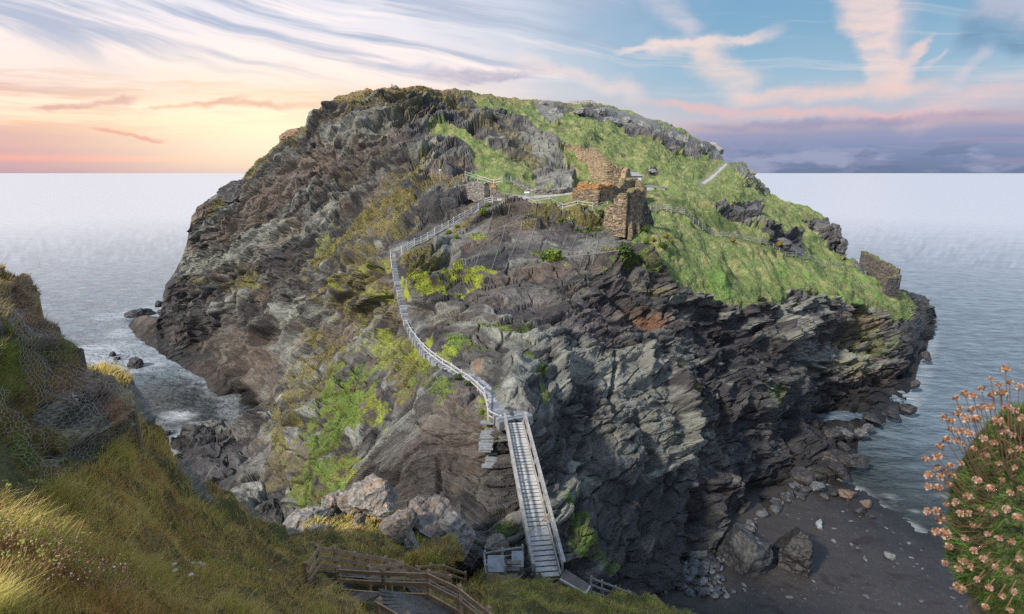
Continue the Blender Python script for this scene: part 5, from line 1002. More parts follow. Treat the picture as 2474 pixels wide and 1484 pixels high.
o_ = mb.build('walkway_deck', M_DECK); o_.location = a_[0]; tag(o_, 'narrow stepped boards below the grey walkway fence on the right', 'deck')
# ======================= BOULDERS, REEFS AND OUTCROPS
DKR, GRR, PLR, BRR = (.028, .027, .029), (.14, .14, .14), (.30, .31, .30), (.11, .085, .065)
def prock(x, y, D, wpx, hpx, seed, col, label, **k):
    """centre, distance and apparent size in the view give the rock its real size"""
    depth = k.pop('depth', .8); w, h = wpx*D/F_PX/2, hpx*D/F_PX/2; c = at(x, y, D); return rock(k.pop('name', 'boulder'), c, (w, w*depth, h), seed, col, label, k.pop('cat', 'rock'), rot=random.uniform(0, 3.1), **k)
def srock(x, y, wpx, hpx, seed, col, label, **k): return prock(x, y, float(sea_D(y+hpx*.25)), wpx, hpx, seed, col, label, **k)
for a in ((342, 756, 74, 20, 'long low reef rock awash off the western foot of the island'), (384, 736, 26, 20, 'upper of two dark rocks tucked against the western foot'), (391, 756, 24, 22, 'lower of two dark rocks tucked against the western foot'), (352, 769, 40, 9, 'thin flat rock just in front of the long reef'),
          (271, 857, 18, 14, 'left of two small wet rocks in the foam'), (283, 866, 16, 13, 'right of two small wet rocks in the foam'), (325, 880, 43, 30, 'round dark rock standing alone in the western cove'), (402, 1047, 26, 13, 'small wet rock in the foam beside the grassy edge'), (2247, 756, 26, 30, 'brown rock at the very tip of the eastern point')):
    srock(*a[:4], seed=int(a[0]), col=DKR if a[0] < 2000 else BRR, label=a[4], n=4, cuts=6, name='sea_rock', wetfoot=.3)
for i, a in enumerate(((722, 338, 188, 100, 52, 'rust coloured overhanging outcrop on the western skyline'), (598, 466, 190, 120, 62, 'dark cliff knob beyond the western skyline'), (690, 375, 190, 20, 14, 'small ledge rock on the western skyline'), (1718, 362, 252, 66, 52, 'grey layered crag at the far end of the eastern ridge'))):
    prock(a[0], a[1], a[2], a[3], a[4], 60+i, ((.20, .12, .075), DKR, BRR, (.22, .22, .22))[i], a[5], name='skyline_crag', cat='crag', cuts=5, n=5)
for i, a in enumerate(((905, 1196, 37.5, 92, 100, 'tallest pale tilted outcrop above the boardwalk with orange lichen', .55), (860, 1215, 38, 70, 60, 'square lichened block left of the tall tilted outcrop', .4), (808, 1208, 38.5, 50, 44, 'orange spotted knob on the left of the outcrop ridge', .6), (1040, 1245, 37, 120, 84, 'broad ragged grey outcrop on the right of the ridge', .3), (1095, 1275, 36.5, 90, 70, 'right end of the ragged outcrop leaning over the hollow', .25),
       (968, 1262, 35, 80, 70, 'brown cracked outcrop between the tilted block and the ragged ridge', .3), (992, 1308, 32.5, 32, 42, 'small pale stone standing on the grass below the ragged outcrop', .3), (866, 1258, 34.5, 22, 50, 'thin upright pale stone below the square block', .3), (735, 1252, 35.5, 90, 40, 'low pale outcrop at the left end of the ridge', .2), (770, 1282, 32.5, 50, 22, 'flat grey stone on the grass below the low outcrop', .3),
       (1146, 1352, 33, 52, 72, 'dark hollow-sided boulder at the end of the ridge', 0), (1198, 1310, 34.5, 56, 30, 'pale rounded rock above the landing fence', .2), (925, 1230, 36.5, 50, 46, 'orange spotted lower shoulder of the tilted outcrop', .8), (1010, 1215, 38, 50, 30, 'brown capped block behind the ragged outcrop', .3))):
    c_ = DKR if 'dark hollow' in a[5] else ((.19, .18, .165) if i % 2 == 0 else (.14, .125, .11)); prock(a[0], a[1]+a[4]*.12, a[2], a[3]*1.25, a[4]*1.3, 80+i, c_, a[5], lichen=a[6]*.8, n=5, cuts=16, name='outcrop', cat='outcrop', depth=.9, tilt=(.2, -.35 if i == 0 else .15))
for i, a in enumerate(((296, 1015, 14.3, 50, 110, 'upright lichened rock edge where the netted crag meets the golden grass'), (280, 960, 14.6, 40, 70, 'orange lichened stone on the right rim of the netted crag'))): prock(*a[:5], 240+i, (.17, .14, .10), a[5], lichen=.5, n=5, cuts=14, name='outcrop', cat='outcrop', depth=.9)
def brock(x, y, wpx, hpx, seed, col, label, group=None, **k):
    D = float(sea_D(y+hpx*.3, .6)); c = at(x, y, D); return prock(x, y, D, wpx, hpx, seed, col, label, group=group, **k)
for a in ((1916, 1350, 140, 150, 3, (.018, .018, .020), 'biggest black boulder alone on the dark beach', 5), (1782, 1340, 150, 150, 4, (.032, .035, .038), 'huge layered boulder at the cliff foot left of the black boulder', 5), (1884, 1312, 46, 24, 5, PLR, 'pale ragged stone touching the top of the black boulder', 3), (1978, 1270, 26, 28, 6, (.17, .2, .22), 'pale grey stone alone in the middle of the beach', 3), (2152, 1344, 36, 12, 7, (.15, .155, .155), 'long pale slab on the sand near the waterline', 3),
          (2050, 1192, 46, 22, 8, BRR, 'mussel brown rock at the edge of the wash', 4), (2092, 1216, 32, 17, 9, BRR, 'smaller brown rock right of the mussel brown rock', 3), (2076, 1230, 34, 18, 10, DKR, 'dark wet rock just below the small brown rock', 3), (2104, 1246, 20, 10, 11, DKR, 'little dark stone in the thin wash', 3), (1974, 1176, 34, 34, 12, (.08, .09, .1), 'grey wet block where the cliff meets the sand', 4), (1990, 1200, 26, 16, 13, DKR, 'dark stone on the sand right of the wet block', 3),
          (2014, 1192, 22, 14, 14, DKR, 'small dark stone at the head of the wash', 3), (2012, 1308, 16, 16, 15, (.12, .14, .16), 'small blue grey stone below the alone pale one', 3), (1900, 1300, 26, 12, 16, PLR, 'pale chip behind the black boulder', 3), (1995, 1480, 80, 34, 17, (.09, .11, .12), 'smooth grey green boulder cut by the bottom edge of the picture', 4), (1876, 1425, 30, 16, 18, (.10, .13, .15), 'flat blue stone below the layered boulder', 3)):
    brock(*a[:7], n=a[7], cuts=10, name='beach_boulder')
for i, a in enumerate(((2040, 1048, 60, 34, 'tilted slab leaning in the dark inlet under the eastern cliff'), (2080, 1045, 40, 24, 'wet rock right of the tilted slab'), (2096, 1032, 30, 24, 'rounded block at the water end of the inlet rocks'), (2010, 1050, 50, 40, 'dark block filling the back of the inlet'), (2060, 1112, 70, 36, 'broad dark rock above the beach head'), (2010, 1105, 60, 44, 'dark lump under the overhang above the beach'), (1975, 1080, 50, 44, 'dark corner rock beneath the cliff buttress'), (2040, 1080, 40, 20, 'flat wet ledge between the slab and the broad dark rock'), (2030, 1140, 60, 30, 'last dark ledge before the sand'), (1940, 1150, 60, 40, 'dark foot rock of the buttress at the sand'), (2150, 1000, 60, 26, 'low dark rock under the tip of the layered eastern cliff'), (2188, 985, 44, 30, 'outermost dark rock at the foot of the layered eastern cliff'), (2105, 1012, 60, 24, 'dark ledge in the water below the layered overhang'), (2208, 930, 26, 26, 'dark foot rock on the seaward corner of the eastern cliff'), (2236, 862, 26, 26, 'brown black rock footing the outer eastern point'))):
    D = float(sea_D(a[1]+14, 1.0)); prock(*a[:2], D, a[2], a[3], 120+i, (.085, .09, .095) if i < 3 else DKR, a[4], n=4, cuts=12, name='inlet_rock', tilt=(.2, .4 if i == 0 else .1))
for i, (xx, yy, w_, h_, lb) in enumerate(((1312, 252, 40, 16, 'left of two pale crags on the crest beside the hilltop rail'), (1345, 268, 44, 30, 'square pale crag hanging below the crest left of the hilltop rail'), (1400, 268, 46, 20, 'long crag directly below the hilltop rail'), (1450, 272, 44, 26, 'grey crag on the crest just right of the hilltop rail'), (1478, 290, 50, 34, 'stepped crag below the crest right of the rail'), (1515, 290, 44, 34, 'broad layered crag on the eastern ridge'), (1548, 306, 46, 42, 'tall jointed crag midway along the eastern ridge'), (1582, 322, 46, 46, 'dark cracked crag midway along the eastern ridge'),
   (1615, 334, 46, 44, 'blocky crag before the notch of the eastern ridge'), (1645, 344, 44, 48, 'highest pale crag near the right end of the ridge'), (1672, 352, 40, 44, 'overhanging crag at the right end of the ridge'), (1695, 362, 34, 40, 'last pale crag before the far layered one'), (1802, 414, 44, 26, 'pale crag under the lookout rail'), (1778, 508, 52, 34, 'square jointed rock on the slope above the fence'), (1815, 515, 54, 52, 'largest layered rock block on the eastern slope'), (1745, 494, 34, 24, 'small rock left of the square jointed one on the slope'), (1880, 590, 60, 44, 'dark layered rock band low on the eastern slope'), (1915, 604, 50, 40, 'right end of the dark rock band above the slope fence'), (2012, 556, 44, 60, 'dark layered crag on the eastern skyline'), (2030, 595, 34, 60, 'lower step of the dark crag on the eastern skyline'), (1985, 545, 50, 30, 'turf capped rock left of the eastern skyline crag'), (1576, 412, 26, 14, 'small pale rock in the grass above the hut'))):
    D = float(island.samp(island.D, xx, yy)); prock(xx, yy+h_*.15, D*1.002, w_, h_, 200+i, (.20, .20, .195) if i < 13 or i == 21 else (.085, .085, .088), lb, n=5, cuts=14, name='crag', cat='crag', depth=.8)
# jumbled boulders under the cliff at the bottom and loose stones scattered over the beach
pile = []; base_meshes = []
for i in range(10):
    o_ = rock('pile_stone', (0, 0, -30), (1, .8, .6), 300+i, (.05+.035*(i % 3), .058+.036*(i % 3), .066+.038*(i % 3)), n=3, cuts=12); base_meshes.append(o_.data); bpy.data.objects.remove(o_)
for i in range(150):
    xx = rng.uniform(1560, 1800)-60*rng.random(); yy = rng.uniform(1405, 1500)
    if yy < 1400+(xx-1640)*.2 or (xx > 1740 and yy < 1450): continue
    D = float(sea_D(yy, .6)); s_ = rng.uniform(.35, 1.15)*(.7 if xx > 1700 else 1); o_ = bpy.data.objects.new('pile_stone', base_meshes[i % 10]); COL.objects.link(o_); p_ = at(xx, yy, D); s_ *= .75; o_.location = p_; o_.location.z = beach_z(p_[0], p_[1])+s_*.3
    o_.scale = (s_, s_*.9, s_*.8); o_.rotation_euler = tuple(rng.uniform(-.5, .5, 2))+(rng.uniform(0, 6),); tag(o_, 'blue grey stone in the jumbled pile at the cliff foot along the bottom edge', 'stone', 'jumbled stones at the cliff foot')
rub = []
for i in range(6):
    o_ = rock('cliff_block', (0, 0, -30), (1, .8, .7), 340+i, (.03+.012*i, .031+.013*i, .034+.014*i), n=3, cuts=13); rub.append(o_.data); bpy.data.objects.remove(o_)
for i in range(110):
    xx = rng.uniform(1640, 1985); yy = float(np.interp(xx, [a for a, b in BOT], [b for a, b in BOT]))+rng.uniform(-14, 26)*(1 if rng.random() < .8 else 1.8); D = float(sea_D(yy, .6)); s_ = .3+1.1*rng.random()**2; p_ = at(xx, yy, D)
    o_ = bpy.data.objects.new('cliff_block', rub[i % 6]); COL.objects.link(o_); o_.location = p_; o_.location.z = beach_z(p_[0], p_[1])+s_*.25; o_.scale = (s_, s_*.85, s_*.8); o_.rotation_euler = tuple(rng.uniform(-.5, .5, 2))+(rng.uniform(0, 6),); tag(o_, 'dark broken block lying along the cliff foot at the back of the beach', 'block', 'broken blocks along the cliff foot')
for i in range(150):
    xx = rng.uniform(1790, 2330); yy = rng.uniform(1190, 1484); L_ = np.interp(xx, [a for a, b in shore], [b for a, b in shore])
    if yy < L_+4 or yy < 1200+(1960-xx)*.5: continue
    D = float(sea_D(yy, .5)); s_ = .09+.32*rng.random()**2.6; o_ = bpy.data.objects.new('beach_stone', base_meshes[i % 10]); COL.objects.link(o_); p_ = at(xx, yy, D); o_.location = p_; o_.location.z = beach_z(p_[0], p_[1])+s_*.15
    o_.scale = (s_*1.3, s_, s_*.5); o_.rotation_euler = (0, 0, rng.uniform(0, 6)); tag(o_, 'little loose stone lying scattered on the dark beach sand', 'stone', 'loose stones on the beach')

# ======================= GRASS AND LEAVES
def blades(name, P, H, Wd, lean, col, mat, up=None, label=None, cat=None):
    n = len(P); up = np.tile([0, 0, 1.0], (n, 1)) if up is None else up; th = rng.uniform(0, np.pi, n); s_ = np.stack([np.cos(th), np.sin(th)*.4, 0*th], -1)*Wd[:, None]/2
    m = P+up*H[:, None]*.55+lean*H[:, None]*.22; t = P+up*H[:, None]*.92+lean*H[:, None]*.75
    v = np.stack([P-s_, P+s_, m+s_*.8, m-s_*.8, t], 1).reshape(-1, 3); k = np.arange(n)*5; q = np.stack([k, k+1, k+2, k+3], -1); tr = np.stack([k+3, k+2, k+4], -1)
    me = raw_mesh(name, v, quads=q, tris=tr); set_col(me, 'Col', np.clip(np.repeat(col, 5, 0), .005, .8)); o_ = link(name, me, mat); o_['kind'] = 'stuff'; return o_
def leaf_mat(name, rough=.6, trans=.25):
    m, N_, b = new_mat(name); a_ = N_.n('ShaderNodeAttribute', attribute_name='Col'); N_.put(b.inputs['Base Color'], a_.outputs['Color']); b.inputs['Roughness'].default_value = rough; b.inputs['Specular IOR Level'].default_value = .3
    t = N_.n('ShaderNodeBsdfTranslucent'); N_.put(t.inputs[0], a_.outputs['Color']); mx = N_.n('ShaderNodeMixShader'); mx.inputs[0].default_value = trans; N_.t.links.new(b.outputs[0], mx.inputs[1]); N_.t.links.new(t.outputs[0], mx.inputs[2])
    out = [n_ for n_ in N_.t.nodes if n_.type == 'OUTPUT_MATERIAL'][0]; N_.t.links.new(mx.outputs[0], out.inputs[0]); return m
M_GRASS = leaf_mat('grass blades'); M_LEAF = leaf_mat('leaves', .55, .3)
# near slope
n = 400000; xs = rng.uniform(-60, 1700, n); ys = rng.uniform(890, 1500, n); tp = interp_line(MT, xs); keep = ys > tp+1
xs, ys = xs[keep], ys[keep]; st2_ = land.samp(stony, xs, ys); dk = poly_sd(xs, ys, [(745, 1378), (860, 1395), (1010, 1400), (1010, 1425), (925, 1425), (1085, 1484), (1100, 1520), (925, 1520), (920, 1484), (870, 1440), (800, 1405)]); hid = poly_sd(xs, ys, [(-60, 900), (225, 915), (285, 1030), (230, 1120), (100, 1190), (-60, 1200)])
path_low = poly_sd(xs, ys, [(1345, 1372), (1420, 1405), (1420, 1440), (1330, 1405)])
keep = (st2_ < .5) & (dk < -2) & (hid < -6) & (path_low < 0) & ~((xs > 1165) & (xs < 1350) & (ys < 1406)) & (rng.random(len(xs)) < .75); xs, ys = xs[keep], ys[keep]
Pg = land(xs, ys); Dg = land.samp(land.D, xs, ys); t1_ = fbm(Pg/1.1, 3, .6, 500); t2_ = fbm(Pg/3.5, 3, .6, 510); t3_ = fbm(Pg/.35, 2, .6, 520); r = rng.random(len(xs))
C_ST, C_GR, C_BR, C_YG, C_RD = np.array([.74, .52, .20]), np.array([.32, .24, .06]), np.array([.64, .33, .11]), np.array([.33, .37, .07]), np.array([.50, .22, .11])
cg = np.tile(C_GR, (len(xs), 1)); w = sst(-.55, .1, t2_+t3_*.4+(r-.5)*.9); cg = cg+(C_ST-cg)*w[:, None]; w = sst(.0, .5, -t1_+(r-.5)*.5); cg = cg+(C_BR-cg)*(w*.8)[:, None]; w = sst(.2, .5, t1_+t3_*.3+(rng.random(len(xs))-.5)*.3); cg = cg+(C_YG-cg)*(w*.75)[:, None]
rd = sst(.25, .5, fbm(Pg/2.2, 3, .6, 530)+(r-.5)*.4); cg = cg+(C_RD-cg)*(rd*.5)[:, None]; gx = sst(1050, 1250, xs)[:, None]*.65; cg = cg+(np.array([.27, .32, .07])-cg)*gx; cg = cg*(.85+.7*rng.random(len(xs)))[:, None]
H = (.14+.26*rng.random(len(xs)))*np.clip(.9+t1_*1.2, .4, 1.7)*np.interp(Dg, [3, 8, 20, 40], [.62, .95, 1.15, 1.1]); Wd = np.maximum(.0042, Dg/F_PX*1.5)*(.7+.6*rng.random(len(xs)))
lean = np.stack([.45+.5*rng.normal(size=len(xs)), -.25+.45*rng.normal(size=len(xs)), -.15+.2*rng.normal(size=len(xs))], -1)+np.stack([t2_*1.2, t1_*.6, 0*t1_], -1)
blades('grass', Pg-[0, 0, .03], H, Wd, lean, cg, M_GRASS)
# turf on the crag bank
n = 120000; xs = rng.uniform(-60, 296, n); ys = rng.uniform(600, 1240, n); tp = interp_line(KT, xs); bt_ = interp_line(KB, xs); keep = (ys > tp+1) & (ys < bt_); xs, ys = xs[keep], ys[keep]; vg = crag.samp(crag.veg, xs, ys); keep = vg > .3; xs, ys = xs[keep], ys[keep]
Pc = crag(xs, ys); Dc = crag.samp(crag.D, xs, ys); cc = np.stack([crag.samp(crag.col[..., k], xs, ys) for k in range(3)], -1); r = rng.random(len(xs)); cc = cc*(.8+1.2*r)[:, None]+(rng.random((len(xs), 1)) < .5)*np.array([.22, .14, .04])+np.where(rng.random(len(xs)) < .22, 1, 0)[:, None]*np.array([.10, .05, .02])
nrm_ = crag.samp(crag.nrm, xs, ys); upc = nrm_*.75+np.array([0, 0, .45]); blades('clinging_turf', Pc-nrm_*.02, (.05+.13*rng.random(len(xs))), np.maximum(.006, Dc/F_PX*1.5), rng.normal(size=(len(xs), 3))*.5+[.2, 0, -.5], cc, M_GRASS, up=upc)
# grass of the island slopes and the cushions of leaves on its cliffs
def island_scatter(name, n, cond, hr, wpx_, colf, mat, lean0, flatk=.0):
    xs = rng.uniform(320, 2250, n); ys = rng.uniform(205, 1340, n); tp, bt_ = interp_line(TOP, xs), interp_line(BOT, xs); k = (ys > tp+.5) & (ys < bt_); xs, ys = xs[k], ys[k]; k = cond(xs, ys); xs, ys = xs[k], ys[k]
    P = isl(xs, ys); D = isl.samp(isl.D, xs, ys); c = np.stack([isl.samp(isl.col[..., j], xs, ys) for j in range(3)], -1); c = colf(P, c); nr = isl.samp(isl.nrm, xs, ys)
    H = (hr[0]+(hr[1]-hr[0])*rng.random(len(xs)))*np.clip(D/110, .6, 1.4); return blades(name, P-nr*.05, H, D/F_PX*wpx_*(.6+.8*rng.random(len(xs))), rng.normal(size=(len(xs), 3))*[.6, .6, .3]+lean0, c, mat, up=nr*flatk+np.array([0, 0, 1.0])*(1-flatk))
gsel = lambda xs, ys: (isl.samp(grass, xs, ys) > .5) & (isl.samp(cw, xs, ys) < .2) & (isl.samp(pathw, xs, ys) < .8)
def gcol(P, c):
    t = fbm(P/3.0, 3, .6, 600); r = rng.random(len(P)); c = c*(.7+.6*r)[:, None]; w = sst(.1, .5, t+(r-.5)*.5)[:, None]*.45; return c+(np.array([.24, .215, .105])-c)*w
island_scatter('hill_grass', 150000, gsel, (.12, .38), 1.6, gcol, M_GRASS, [.4, -.2, -.1], .2)
def lsel(xs, ys):
    c = isl.samp(isl.col[..., 1], xs, ys); b_ = isl.samp(isl.col[..., 2], xs, ys); return (isl.samp(veg, xs, ys) > .45) & (isl.samp(grass, xs, ys) < .5) & (isl.samp(pathw, xs, ys) < .93)
def lcol(P, c):
    r = rng.random(len(P)); t = fbm(P/1.6, 3, .6, 610); c = c*(.55+.95*r)[:, None]; g_ = (c[:, 1] > c[:, 0]*1.1); w = (sst(.0, .4, t+(r-.5)*.6)*g_)[:, None]*.75; return c+(np.array([.23, .285, .055])-c)*w
veg_ = veg
island_scatter('cliff_plants', 420000, lsel, (.12, .42), 2.6, lcol, M_LEAF, [.1, -.5, -.2], .65)
# seed heads of thrift all over the near slope
def balls(name, P, R_, col, mat, nn_=1):
    v, t = ico(nn_); n = len(P); V_ = (P[:, None]+v[None]*R_[:, None, None]*(1+.25*rng.normal(size=(n, len(v), 1)))).reshape(-1, 3); T_ = (t[None]+np.arange(n)[:, None, None]*len(v)).reshape(-1, 3)
    me = raw_mesh(name, V_, tris=T_); set_col(me, 'Col', np.clip(np.repeat(col, len(v), 0), .01, .8)); o_ = link(name, me, mat); o_['kind'] = 'stuff'; return o_
n = 16000; xs = rng.uniform(0, 860, n); ys = rng.uniform(900, 1484, n); k = (ys > interp_line(MT, xs)+6); xs, ys = xs[k], ys[k]; P = land(xs, ys); D = land.samp(land.D, xs, ys)
pr = sst(.05, .4, fbm(P/2.2, 3, .6, 530)+.25*sst(500, 100, xs)); k = (rng.random(len(xs)) < pr*.62) & (poly_sd(xs, ys, DECKZONE) < -5) & (poly_sd(xs, ys, [(-60, 900), (225, 915), (285, 1030), (230, 1120), (100, 1190), (-60, 1200)]) < -6); P, D = P[k], D[k]; hh = .22+.22*rng.random(len(P)); tip = P+np.stack([.08*rng.normal(size=len(P))+.05, .06*rng.normal(size=len(P)), hh], -1)
pk = rng.random(len(P)); cb = np.array([.36, .19, .12])[None]*(.6+.7*pk)[:, None]; cb[pk > .8] = [.52, .36, .32]
balls('thrift_seed_heads', tip, np.maximum(.0085, D/F_PX*.95)*(.7+.6*rng.random(len(P))), cb, M_LEAF)
n = 420; xs = rng.uniform(0, 860, n); ys = rng.uniform(1000, 1440, n); k = (ys > interp_line(MT, xs)+6) & (poly_sd(xs, ys, DECKZONE) < -5) & (poly_sd(xs, ys, [(-60, 900), (225, 915), (285, 1030), (230, 1120), (100, 1190), (-60, 1200)]) < 0); P = land(xs[k], ys[k]); D = land.samp(land.D, xs[k], ys[k])
P = P[:, None]+rng.normal(size=(len(P), 7, 3))*np.array([.028, .028, .008])+[0, 0, .30]; cb = np.tile(np.array([.40, .40, .10]), (P.shape[0]*7, 1))*(.7+.5*rng.random((P.shape[0]*7, 1))); balls('samphire_heads', P.reshape(-1, 3), np.repeat(np.maximum(.012, D/F_PX*1.0), 7), cb, M_LEAF)
# hawthorn-white yarrow heads
M_YAR = plain_mat('white florets', (.70, .67, .60), .7, 0, .3, 40); M_STEM = plain_mat('green stems', (.10, .14, .04), .7)
for i, (xx, yy, s_, lb) in enumerate(((443, 1350, 1.2, 'topmost white yarrow head of the cluster in the grass'), (452, 1356, .9, 'white yarrow head just right of the topmost one'), (481, 1360, 1.0, 'right hand white yarrow head of the cluster'), (491, 1364, 1.0, 'outermost right yarrow head turning cream'), (466, 1360, .8, 'small middle yarrow head of the cluster'), (420, 1363, .8, 'left hand flat yarrow head of the cluster'), (461, 1388, .8, 'lone lower white yarrow head'), (422, 1378, .9, 'drooping cream yarrow head at lower left'), (652, 1377, .8, 'small white flower head in the grass left of the boardwalk'), (667, 1408, .9, 'oval white flower head in the grass nearest the boardwalk'))):
    q_ = np.array(land(xx, yy+14)); D = float(land.samp(land.D, xx, yy+14)); t = empty('yarrow', q_, lb, 'flower', 'white yarrow flowers'); hd_ = at(xx, yy, D*.985)-q_; mb = MB(); mb.tube([(0, 0, -.05), hd_*.5+[.01, 0, 0], hd_], .004, 4); mb.build('stem', M_STEM, t)
    mb = MB(); v, tt = ico(1)
    for k in range(22): a_ = k*2.4; r_ = .0095*math.sqrt(k)*s_; mb.add(v*.0095+hd_+[r_*math.cos(a_), r_*math.sin(a_)*.9, .01-.25*r_], t=tt)
    mb.build('flower_head', M_YAR, t)
# ======================= shrubs
def shrub(x, y, w, label, kind='lime', S=None):
    S = S or isl; q_ = np.array(S(x, y)); D = float(S.samp(S.D, x, y)); r_ = w*D/F_PX/2; t = empty('gorse_bush' if kind == 'gorse' else 'cliff_shrub', q_, label, 'shrub'); n = 420; d = rng.normal(size=(n, 3)); d /= np.linalg.norm(d, axis=1)[:, None]; lob = 1+.35*fbm(d*1.6+x, 2)
    P = d*(r_*(.45+.55*rng.random(n))*lob)[:, None]*[1, .8, .8]+[0, -.2*r_, .5*r_]; c0 = {'lime': (.17, .24, .035), 'green': (.07, .12, .03), 'gorse': (.09, .12, .035), 'pale': (.30, .34, .17)}[kind]; c = np.array(c0)*(.55+.9*rng.random((n, 1)))
    if kind == 'gorse': m_ = (P[:, 2] > .2*r_) & (rng.random(n) < .38); c[m_] = [.62, .36, .03]
    a_ = rng.normal(size=(n, 3)); a_ /= np.linalg.norm(a_, axis=1)[:, None]; b_ = np.cross(a_, d); s_ = r_*.17; v = np.stack([P-a_*s_, P+b_*s_*.6, P+a_*s_, P-b_*s_*.6], 1).reshape(-1, 3); k = np.arange(n)*4; me = raw_mesh('foliage', v, quads=np.stack([k, k+1, k+2, k+3], -1)); set_col(me, 'Col', np.repeat(c, 4, 0)); link('foliage', me, M_LEAF, t)
    mb = MB()
    for k in range(4): e_ = rng.normal(size=3)*[.4, .3, 0]*r_; mb.tube([(0, .1, -.2), e_*.5+[0, 0, .25*r_], e_+[0, -.1*r_, .6*r_]], .03, 4, .012)
    mb.build('stem', M_BROWN, t)
for i, (xx, yy, w_, kd, lb) in enumerate(((1279, 523, 15, 'lime', 'lime green tuft on the brown rim of the netted rock, lower left one of two'), (1290, 512, 13, 'lime', 'lime green tuft just under the middle of the courtyard fence'), (1356, 523, 15, 'lime', 'bright green tuft halfway along the netted rim'), (1378, 526, 26, 'pale', 'pale flowered bush spilling over the netted rim'), (1390, 543, 12, 'lime', 'small green tuft hanging on the net below the pale bush'), (1416, 554, 14, 'lime', 'lone lime tuft on the smooth rock below the orange topped wall'), (1452, 522, 26, 'green', 'large dark green bush beside the foot of the big ruin'), (1416, 516, 12, 'gorse', 'small yellow flowering bush under the right end of the courtyard fence'),
       (1170, 527, 22, 'lime', 'lime shrub on the rock edge beside the ramp fence'), (1177, 500, 16, 'lime', 'shrub under the last posts of the ramp fence'), (1104, 552, 14, 'lime', 'small shrub among the lower posts of the ramp fence'), (1083, 566, 16, 'lime', 'lime shrub right below the middle of the ramp fence'), (1102, 583, 16, 'lime', 'shrub clinging to the pale corner of the netted rock'), (1340, 634, 44, 'lime', 'wide lime bush on the ledge under the netted rock'), (1316, 620, 30, 'green', 'darker bush touching the wide lime bush'), (1500, 632, 50, 'green', 'dark green bush on the slope under the big ruin'), (1535, 618, 16, 'lime', 'little bush at the edge of grass right of the dark green bush'),
       (1578, 582, 14, 'gorse', 'left one of three yellow gorse clumps on the slope below the ruin'), (1603, 578, 16, 'gorse', 'tallest of three yellow gorse clumps below the ruin'), (1615, 590, 14, 'gorse', 'right one of three yellow gorse clumps below the ruin'), (1559, 562, 22, 'green', 'bush growing against the foot of the ruin buttress'), (1770, 584, 14, 'gorse', 'yellow gorse beside the middle of the slope fence'), (1878, 595, 18, 'gorse', 'yellow gorse under the dark rock band'), (1600, 600, 26, 'green', 'brownish thicket below the gorse clumps'),
       (1166, 1005, 20, 'lime', 'fern clump at the head of the worn steps'), (1174, 1040, 12, 'lime', 'tiny fern on the worn steps'), (1200, 1062, 12, 'green', 'low fern tuft beside the worn steps'), (1130, 932, 20, 'green', 'low shrub left of the slate steps near their foot'), (1107, 918, 24, 'green', 'spreading shrub left of the slate steps bend'), (1200, 938, 9, 'lime', 'small plant right of the slate steps'))):
    shrub(xx, yy, w_, lb, kd)
# ======================= ROCKFALL NETTING on the near crag
def hexnet(name, S, poly, size, lift, rw, label, anchor, xr, yr, wob=2.0):
    E_ = []; a_ = size/math.sqrt(3)
    ni, nj = int((xr[1]-xr[0])/size)+2, int((yr[1]-yr[0])/(1.5*a_))+2; nodes = {}
    def nd(px_, py_): return (round(px_*4), round(py_*4))
    for j in range(nj):
        for i in range(ni):
            cx_ = xr[0]+i*size+(size/2 if j % 2 else 0); cy_ = yr[0]+j*1.5*a_; vs = [(cx_+size/2*sx, cy_+a_*sy) for sx, sy in ((0, -1), (1, -.5), (1, .5), (0, 1), (-1, .5), (-1, -.5))]
            for k in range(3): E_.append((vs[k], vs[(k+1) % 6]))
    E_ = np.array(E_); A, B = E_[:, 0], E_[:, 1]
    def wp(Q):
        p = np.c_[Q/38, 0*Q[:, 0]]; w1 = fbm(p, 2, off=3)*wob*2.6; w2 = fbm(p, 2, off=13)*wob*1.6; sh = (Q[:, 1]-yr[0])*.10; return Q[:, 0]+w1+sh+math.sin(1)*0, Q[:, 1]+w2
    ax, ay = wp(A); bx2, by2 = wp(B); ok = (poly_sd(ax, ay, poly) > 0) & (poly_sd(bx2, by2, poly) > 0) & (ay > interp_line(S.tp_, ax)+1) & (by2 > interp_line(S.tp_, bx2)+1); ax, ay, bx2, by2 = ax[ok], ay[ok], bx2[ok], by2[ok]
    PA = S.samp(S.Psm, ax, ay)+S.samp(S.nsm, ax, ay)*lift; PB = S.samp(S.Psm, bx2, by2)+S.samp(S.nsm, bx2, by2)*lift; Dm = S.samp(S.D, ax, ay); d = PB-PA; l = np.linalg.norm(d, axis=1)+1e-9; d /= l[:, None]; vw = PA-[0, 0, CAMH]; vw /= np.linalg.norm(vw, axis=1)[:, None]; s1 = np.cross(d, vw); s1 /= np.linalg.norm(s1, axis=1)[:, None]+1e-9; s2 = np.cross(d, s1); rr = np.maximum(rw*.8, Dm/F_PX*.24)[:, None]
    v = np.stack([b_+rr*(s1*math.cos(t)+s2*math.sin(t)) for b_ in (PA, PB) for t in (0, 2.094, 4.189)], 1); v = v-np.array(anchor); k = np.arange(len(v))*6; qd = np.concatenate([np.stack([k+i, k+(i+1) % 3, k+3+(i+1) % 3, k+3+i], -1) for i in range(3)]); o_ = link(name, raw_mesh(name, v.reshape(-1, 3), quads=qd), M_WIRE); o_.location = Vector(anchor); return tag(o_, label, 'netting')
M_WIRE = plain_mat('galvanised net wire', (.36, .37, .35), .6, .2, .5, 2.0)
def smooth_grid(A, n):
    for _ in range(n): B = A.copy(); B[1:-1] = (A[:-2]+A[2:]+A[1:-1]*2)/4; B[:, 1:-1] = (B[:, :-2]+B[:, 2:]+B[:, 1:-1]*2)/4; A = B
    return A
